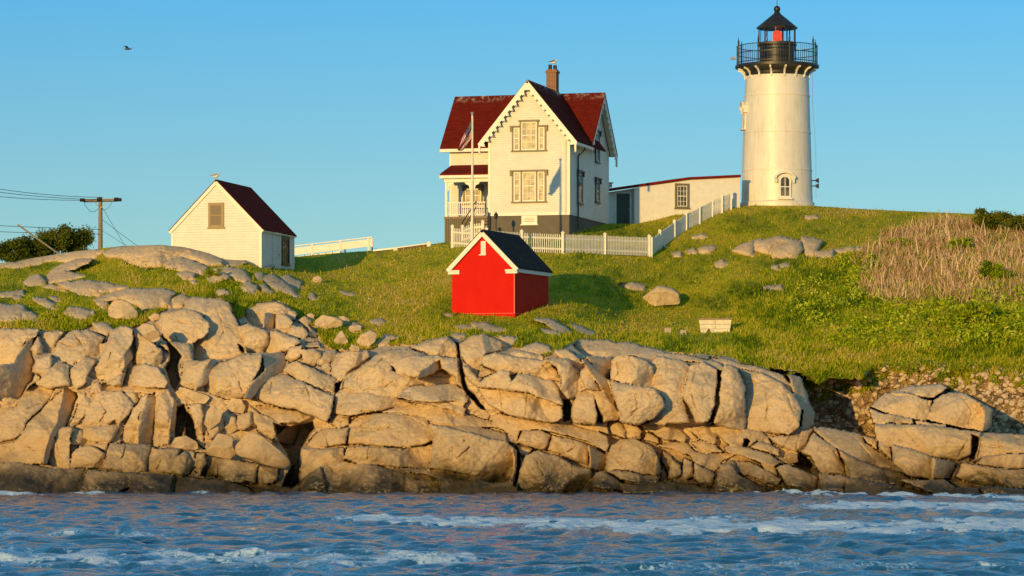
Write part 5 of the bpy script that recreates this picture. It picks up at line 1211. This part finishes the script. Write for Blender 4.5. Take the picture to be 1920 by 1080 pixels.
# ---------------------------------------------------------------- vegetation
rg = np.random.default_rng(21)
GY, GX = np.where(fg[:NR-1]); keep = (PX[GY, GX] > -280) & (PX[GY, GX] < 2230); GY, GX = GY[keep], GX[keep]
VV = np.stack([XW, YW, ZW], -1)
def pick(n, wfun, src=None):
    GY, GX = src if src is not None else (globals()['GY'], globals()['GX'])
    i = rg.integers(0, len(GY), n*4); px, py = PX[GY[i], GX[i]], PY[GY[i], GX[i]]; w_ = wfun(px, py); k = rg.random(len(i)) < w_; i = i[k][:n]
    u = rg.random((len(i), 1)); v = rg.random((len(i), 1)); r, c = GY[i], GX[i]
    p = VV[r, c]*(1-u)*(1-v)+VV[r, c+1]*u*(1-v)+VV[r+1, c]*(1-u)*v+VV[r+1, c+1]*u*v
    return p, PX[r, c], PY[r, c]
def poly_w(px, py, poly, soft=12):
    ins, d = inpoly(px, py, poly); return np.where(ins, 1.0, np.clip(1-d/soft, 0, 1)*.7)
DRYP = [(1612,490),(1640,452),(1690,436),(1770,420),(1830,425),(1960,430),(1960,560),(1840,572),(1760,556),(1700,566),(1640,556),(1612,540),(1630,510)]
LUSH = [(1500,560),(1560,520),(1600,475),(1625,490),(1610,545),(1640,570),(1720,580),(1800,565),(1860,580),(1960,575),(1960,630),(1860,640),(1640,640),(1540,625),(1500,600)]
LUSH2 = [(1820,560),(1880,550),(1960,560),(1960,640),(1790,640),(1780,590)]
SHR = [(A_x/3.856+20, A_y/3.856+440) for A_x, A_y in ((24,460),(150,455),(300,500),(420,530),(650,570),(700,640),(500,680),(420,700),(200,690),(24,680))]
GREENP = [SHR, [(232,470),(240,480),(330,510),(232,512)], [(370,505),(400,480),(440,488),(470,510),(500,540),(480,560),(430,545),(390,540)], [(560,630),(590,620),(640,625),(650,650),(600,650)], [(930,640),(990,620),(1040,615),(1100,640),(1060,665),(980,655)], [(870,655),(950,650),(960,670),(930,680),(880,675)]]
def tintfun(px, py, p):
    n = fbm(px/70, py/24, 3, 4)+.45*fbm(px/14, py/7, 5, 3); tt = .45+.46*n
    tt += .32*np.exp(-(((px-760)/190)**2+((py-525)/38)**2))+.10*np.exp(-(((px-1090)/90)**2+((py-520)/30)**2))        # drier turf on the middle slope
    tt += .16*np.clip((404-py)/14, 0, 1)*(px > 1350)+.12*np.clip(1-np.abs(py-np.interp(px, crx, cry)-6)/10, 0, 1)
    tt -= .20*np.exp(-(((px-1450)/190)**2+((py-560)/60)**2)); tt += .05*np.exp(-(((px-1500)/260)**2+((py-630)/14)**2))
    tt += .20*poly_w(px, py, DRYP, 30)+.10*fbm(px/9, py/9, 55, 3)
    tt += .10*np.exp(-(((px-1480)/160)**2+((py-672)/16)**2))*1.2
    return tt
def blades(name, n, wf, h0, h1, wd, lean, mat, label, cat, tf=tintfun, tj=.07, hf=None):
    p, px, py = pick(n, wf); N = len(p); a = rg.uniform(0, 2*np.pi, N); h = rg.uniform(h0, h1, N)*(.6+.8*rg.random(N))
    if hf is not None: h = h*hf(px, py)
    sx = np.stack([np.cos(a), np.sin(a), np.zeros(N)], -1)*(wd*(.6+.8*rg.random(N)))[:, None]/2
    b = rg.uniform(0, 2*np.pi, N); ln = rg.uniform(0, lean, N)*h; tip = np.stack([np.cos(b)*ln, np.sin(b)*ln, h*np.sqrt(np.clip(1-(ln/h)**2*.5, .2, 1))], -1)
    mid = tip*np.array([.4, .4, .62]); p = p-np.array([0, 0, .03])
    v = np.stack([p-sx, p+sx, p+mid+sx*.7, p+tip, p+mid-sx*.7], 1).reshape(-1, 3)
    f = (np.arange(N)*5)[:, None]+np.array([[0, 1, 2, 3]]); f2 = (np.arange(N)*5)[:, None]+np.array([[0, 3, 4, 4]])
    f = (np.arange(N)*5)[:, None]+np.array([[0, 1, 2, 4]]); fa = np.concatenate([f[:, [0, 1, 2]], f[:, [0, 2, 3]], (np.arange(N)*5)[:, None]+np.array([[4, 2, 3]])])
    tn = np.repeat(np.clip(tf(px, py, p)+rg.normal(0, tj, N), 0, 1), 5)
    return tag(np_mesh(name, v, fa, mat, attrs={'tint': tn}), label, cat, kind='stuff')
one = lambda px, py: np.ones(len(px))
notdry = lambda px, py: 1-.8*poly_w(px, py, DRYP, 10)
blades('grass', 460000, notdry, .035, .085, .055, .9, MT['grass'], 'short green and straw-coloured grass covering the slopes', 'grass')
tall = lambda px, py: np.clip(.10+.8*poly_w(px, py, [(1380,560),(1500,500),(1960,500),(1960,700),(1620,712),(1420,690),(1380,620)], 30)+.7*np.exp(-((py-np.interp(px, tlx, tly)+10)/14)**2), 0, 1)
blades('tall_grass', 60000, tall, .10, .26, .05, .8, MT['grass'], 'longer rough grass along the cliff edge and right slope', 'grass', tj=.16)

EY, EX = np.where(ea_[:NR-1]); k_ = PX[EY, EX] < 1980; EY, EX = EY[k_], EX[k_]
_pk = pick
def pick(n, wfun, src=None): return _pk(n, wfun, (EY, EX) if wfun is hang else src)
def hang(px, py):
    tl_ = np.interp(px, tlx, tly); return np.clip(1.15-(py-tl_)/(20+26*np.clip(fbm(px/26, px*0, 61, 3)+.35, 0, 1)), 0, 1)*np.clip(.4+2*fbm(px/11, py/9, 62, 3), 0, 1)
blades('hanging_grass', 24000, hang, .12, .32, .055, 1.2, MT['grass'], 'grass and weeds hanging over the top of the eroded bank', 'grass', tj=.18)
def leaves(name, centers, size, tint, mat, parent=None, label=None, cat=None, kind=None, flat=.0, org=None):
    N = len(centers); nrm = rg.normal(size=(N, 3)); nrm[:, 2] += flat; nrm /= np.linalg.norm(nrm, axis=1)[:, None]
    t1 = np.cross(nrm, rg.normal(size=(N, 3))); t1 /= np.linalg.norm(t1, axis=1)[:, None]+1e-9; t2 = np.cross(nrm, t1); s = size*rg.uniform(.6, 1.35, N)[:, None]
    c = np.asarray(centers); v = np.stack([c-t1*s, c+t2*s*.45+nrm*s*.12, c+t1*s, c-t2*s*.45+nrm*s*.12], 1).reshape(-1, 3)
    if org is not None: v = v-np.array(org)
    f = (np.arange(N)*4)[:, None]+np.array([[0, 1, 2, 3]])
    o = np_mesh(name, v, f, mat, parent, attrs={'tint': np.repeat(np.clip(tint, 0, 1), 4)})
    return tag(o, label, cat, kind=kind)
# leafy ground plants
def clumps(wf, n, per, hh, spread, size, base, jit, name, label):
    p, px, py = pick(n, wf); c = np.repeat(p, per, 0); q = rg.normal(size=c.shape)*spread; q[:, 2] = np.abs(q[:, 2])*hh/spread*rg.uniform(.3, 1.1, len(c))
    tn = np.repeat(base+jit*rg.normal(size=len(p))+.25*fbm(px/20, py/10, 9, 3), per)+.08*rg.normal(size=len(c))
    leaves(name, c+q, size, tn, MT['leaf'], None, label, 'plants', 'stuff', .5)
wl = lambda px, py: np.clip(.9*poly_w(px, py, LUSH, 25)*np.clip(.5+1.6*fbm(px/18, py/10, 77, 3), 0, 1), 0, 1)
clumps(wl, 1700, 26, .28, .20, .095, .66, .16, 'leafy_plants', 'bright yellow-green leafy plants below the dry brush at the right')
clumps(lambda px, py: poly_w(px, py, LUSH2, 10), 500, 40, .42, .26, .105, .60, .16, 'leafy_plants', 'thick bank of bright broad-leaved plants at the right edge')
def wg(px, py):
    r = np.zeros(len(px))
    for g in GREENP: r = np.maximum(r, poly_w(px, py, g, 6))
    return r*np.clip(.45+2*fbm(px/12, py/7, 70, 3), 0, 1)
clumps(wg, 1000, 26, .15, .15, .055, .42, .14, 'ground_plants', 'low green plants growing between the cliff-top rocks')
clumps(lambda px, py: np.exp(-(((px-1440)/170)**2+((py-540)/60)**2))*np.clip(fbm(px/14, py/8, 44, 3)*3, 0, 1), 420, 18, .18, .14, .06, .7, .12, 'meadow_plants', 'scattered yellowish weeds on the slope above the trough')
wfn = lambda px, py: np.exp(-(((px-730-(py-585)*3)/62)**2+((py-585)/15)**2))*np.clip(.2+2*fbm(px/14, py/6, 31, 3), 0, 1)
clumps(hang, 260, 20, .2, .2, .08, .35, .15, 'bank_plants', 'green plants spilling down the eroded bank')
clumps(wfn, 260, 18, .2, .15, .06, .5, .1, 'flowering_plants', 'green weeds around the pale flowers left of the red shed')
p, px, py = pick(330, wfn); m = MB()
for q in p: m.ball((q[0]+rg.normal()*.05, q[1], q[2]+rg.uniform(.15, .36)), rg.uniform(.03, .06), 5, (1.4,1.4,.6))
tag(m.build('flowers', MT['flower'], None), 'cream flower heads scattered in the grass left of the red shed', 'flowers', kind='stuff')
# dry brush
def stalks(n, wf, l0, l1, wd, lean, label, name, tmean):
    p, px, py = pick(n, wf); N = len(p); L = rg.uniform(l0, l1, N); b = rg.uniform(0, 2*np.pi, N); le = np.abs(rg.normal(0, lean, N)); d = np.stack([np.sin(le)*np.cos(b), np.sin(le)*np.sin(b)*.7, np.cos(le)], -1)
    bend = rg.normal(size=(N, 3))*.12; a = rg.uniform(-.6, .6, N); sx = np.stack([np.cos(a), np.sin(a), np.zeros(N)], -1); sx = np.cross(d, np.array([0, 1., 0])+rg.normal(size=(N, 3))*.3); sx /= np.linalg.norm(sx, axis=1)[:, None]; sx *= wd*rg.uniform(.6, 1.3, (N, 1))/2
    st = [p+d*(L*t_)[:, None]+bend*(L*t_*t_)[:, None] for t_ in (0, .35, .7, 1)]; ws = (1, .9, .6, .2); v = np.stack([q for s_, w_ in zip(st, ws) for q in (s_-sx*w_, s_+sx*w_)], 1).reshape(-1, 3)
    k = (np.arange(N)*8)[:, None]; f = np.concatenate([k+np.array([[2*i, 2*i+1, 2*i+3, 2*i+2]]) for i in range(3)])
    tn = np.repeat(np.clip(tmean+.2*rg.normal(size=N)+.25*fbm(px/30, py/18, 13, 3), 0, 1), 8)
    tag(np_mesh(name, v, f, MT['dry'], attrs={'tint': tn}), label, 'brush', kind='stuff')
wd_ = lambda px, py: poly_w(px, py, DRYP, 14)*np.clip(.75+1.2*fbm(px/16, py/12, 88, 3), 0, 1)
stalks(6500, wd_, .25, .75, .045, .5, 'dry tan upright stalks of dead brush on the right slope', 'dry_brush', .55)
stalks(26000, wd_, .15, .5, .04, 1.2, 'tangled straw thatch of dead brush on the right slope', 'dry_thatch', .42)
stalks(230, lambda px, py: poly_w(px, py, DRYP, 6), .6, 1.25, .05, .22, 'tall pale bare stems standing out of the dead brush', 'bare_stems', .9)
clumps(lambda px, py: poly_w(px, py, DRYP, 18)*np.clip(3*fbm(px/22, py/14, 101, 3)-.3, 0, 1), 260, 22, .3, .22, .07, .32, .14, 'green_regrowth', 'green shoots mixed into the dead brush')
# shrubs and trees with trunks
def shrub(name, px, py, D_, rx, rz, label, group, mat='darkleaf', n=2600, size=.075, ry=None, cat='shrub', seed=1, tint=.5, lo=.2):
    q = P(px, py, D_); rr = random.Random(seed); root = tag(empty(name, q), label, cat, group); ry = ry or rx*.8
    cl = [(rr.uniform(-1, 1)*rx*.72, rr.uniform(-1, 1)*ry*.6, rz*rr.uniform(lo, 1.55), rr.uniform(.28, .5)) for _ in range(15)]
    m = MB(); m.tube((0,0,-.3), (rr.uniform(-.1,.1), 0, rz*.7), .07, .05, 8)
    for c in cl[:9]: m.tube((0,0,rz*.25), (c[0]*.9, c[1]*.9, c[2]), .035, .012, 6)
    m.build('trunk', MT['woodd'], root)
    pts = []; tn = []
    for (x, y, z, s_) in cl:
        k = n//len(cl); d = rg.normal(size=(k, 3)); d /= np.linalg.norm(d, axis=1)[:, None]; r = (rg.random(k)**.5)[:, None]*(1+.30*rg.normal(size=(k, 1)))
        pts.append(np.array([x, y, z])+d*r*np.array([rx*s_*1.0, ry*s_, rz*s_*.85])); tn.append(tint+.16*rg.normal()+.13*rg.normal(size=k))
    leaves('crown', np.concatenate(pts), size, np.concatenate(tn), MT[mat], root, flat=.3)
    return root
GL = 'dark bushes on the left skyline'
shrub('bush', 136, 488, 176, 1.15, 1.05, 'tallest dark green bush left of the utility pole', GL, seed=3, n=9000)
shrub('bush', 100, 490, 175, .9, .95, 'reddish-tipped dark bush between the tallest bush and the leaning pole', GL, seed=4, n=7000, tint=.55)
shrub('bush', 64, 494, 174, 1.0, .8, 'low rounded dark bush behind the leaning pole', GL, seed=5, n=7000)
shrub('bush', 28, 498, 173, .95, .82, 'dark bush at the far left edge of the skyline', GL, seed=6, n=7000)
shrub('bush', -25, 496, 173, .9, .7, 'dark bush beyond the far left bush', GL, seed=7, n=2600)
GR = 'green shrubs in the dry brush'
def onground(px, py): return float(B(px, py))
shrub('shrub', 1868, 524, onground(1868, 524)-.3, .85, .52, 'rounded bright green shrub standing in the dry brush at the right edge', GR, mat='leaf', seed=8, n=4200, tint=.42, size=.07)
shrub('shrub', 1862, 430, onground(1862, 425)-2, 1.0, .72, 'dark ragged shrub on the right skyline', GR, seed=9, n=3200, tint=.6)
shrub('shrub', 1905, 436, onground(1905, 430)-2, .9, .65, 'dark ragged shrub at the right edge of the skyline', GR, seed=10, n=2600, tint=.6)
shrub('shrub', 1840, 425, onground(1840, 425), .6, .35, 'small dark green shrub left of the ragged skyline shrub', GR, seed=11, n=1600, tint=.6)
shrub('shrub', 1818, 606, onground(1818, 606)-.5, 1.0, .55, 'thick bright leafy shrub below the dry brush at the right', GR, mat='leaf', seed=15, n=4200, tint=.6, size=.09)
shrub('shrub', 1690, 460, onground(1690, 460), .8, .25, 'low olive shrub at the upper left of the dry brush', GR, mat='leaf', seed=12, n=1800, tint=.4)
shrub('shrub', 1800, 470, onground(1800, 470), .8, .4, 'olive shrub in the middle of the upper dry brush', GR, mat='leaf', seed=13, n=2000, tint=.36)
shrub('shrub', 400, 520, onground(400, 520)-.4, .42, .22, 'small leafy plant between the two rock domes left of the white shed', GR, mat='leaf', seed=14, n=900, tint=.35, size=.05)
# rubble on the bank
gr_, gc_ = np.where(ea_[:NR]); rb = random.Random(5); V0 = []; F0 = []
oc = [(-1,0,0),(1,0,0),(0,-1,0),(0,1,0),(0,0,-1),(0,0,1)]; of = [(0,2,4),(2,1,4),(1,3,4),(3,0,4),(2,0,5),(1,2,5),(3,1,5),(0,3,5)]
for _ in range(1300):
    i = rb.randrange(len(gr_)); c = VV[gr_[i], gc_[i]]
    if PX[gr_[i], gc_[i]] > 1960: continue
    s_ = .05+.34*rb.random()**2.6; k = len(V0); rm = Matrix.Rotation(rb.uniform(0, 6), 3, 'Z') @ Matrix.Rotation(rb.uniform(-.6, .6), 3, 'X')
    for v in oc: w3 = rm @ Vector((v[0]*s_*rb.uniform(.7, 1.3), v[1]*s_*rb.uniform(.7, 1.2), v[2]*s_*rb.uniform(.5, .95))); V0.append((c[0]+w3.x, c[1]+w3.y, c[2]+w3.z))
    F0 += [tuple(k+j for j in f) for f in of]
m = MB(); m.add(V0, F0); o = m.build('rubble', MT['rockdry'], None); tag(o, 'small tan stones sticking out of the eroded bank', 'stones', kind='stuff'); sb = o.modifiers.new('round', 'SUBSURF'); sb.levels = 1; sb.render_levels = 1
S.cycles.max_bounces = 6; S.cycles.transparent_max_bounces = 8
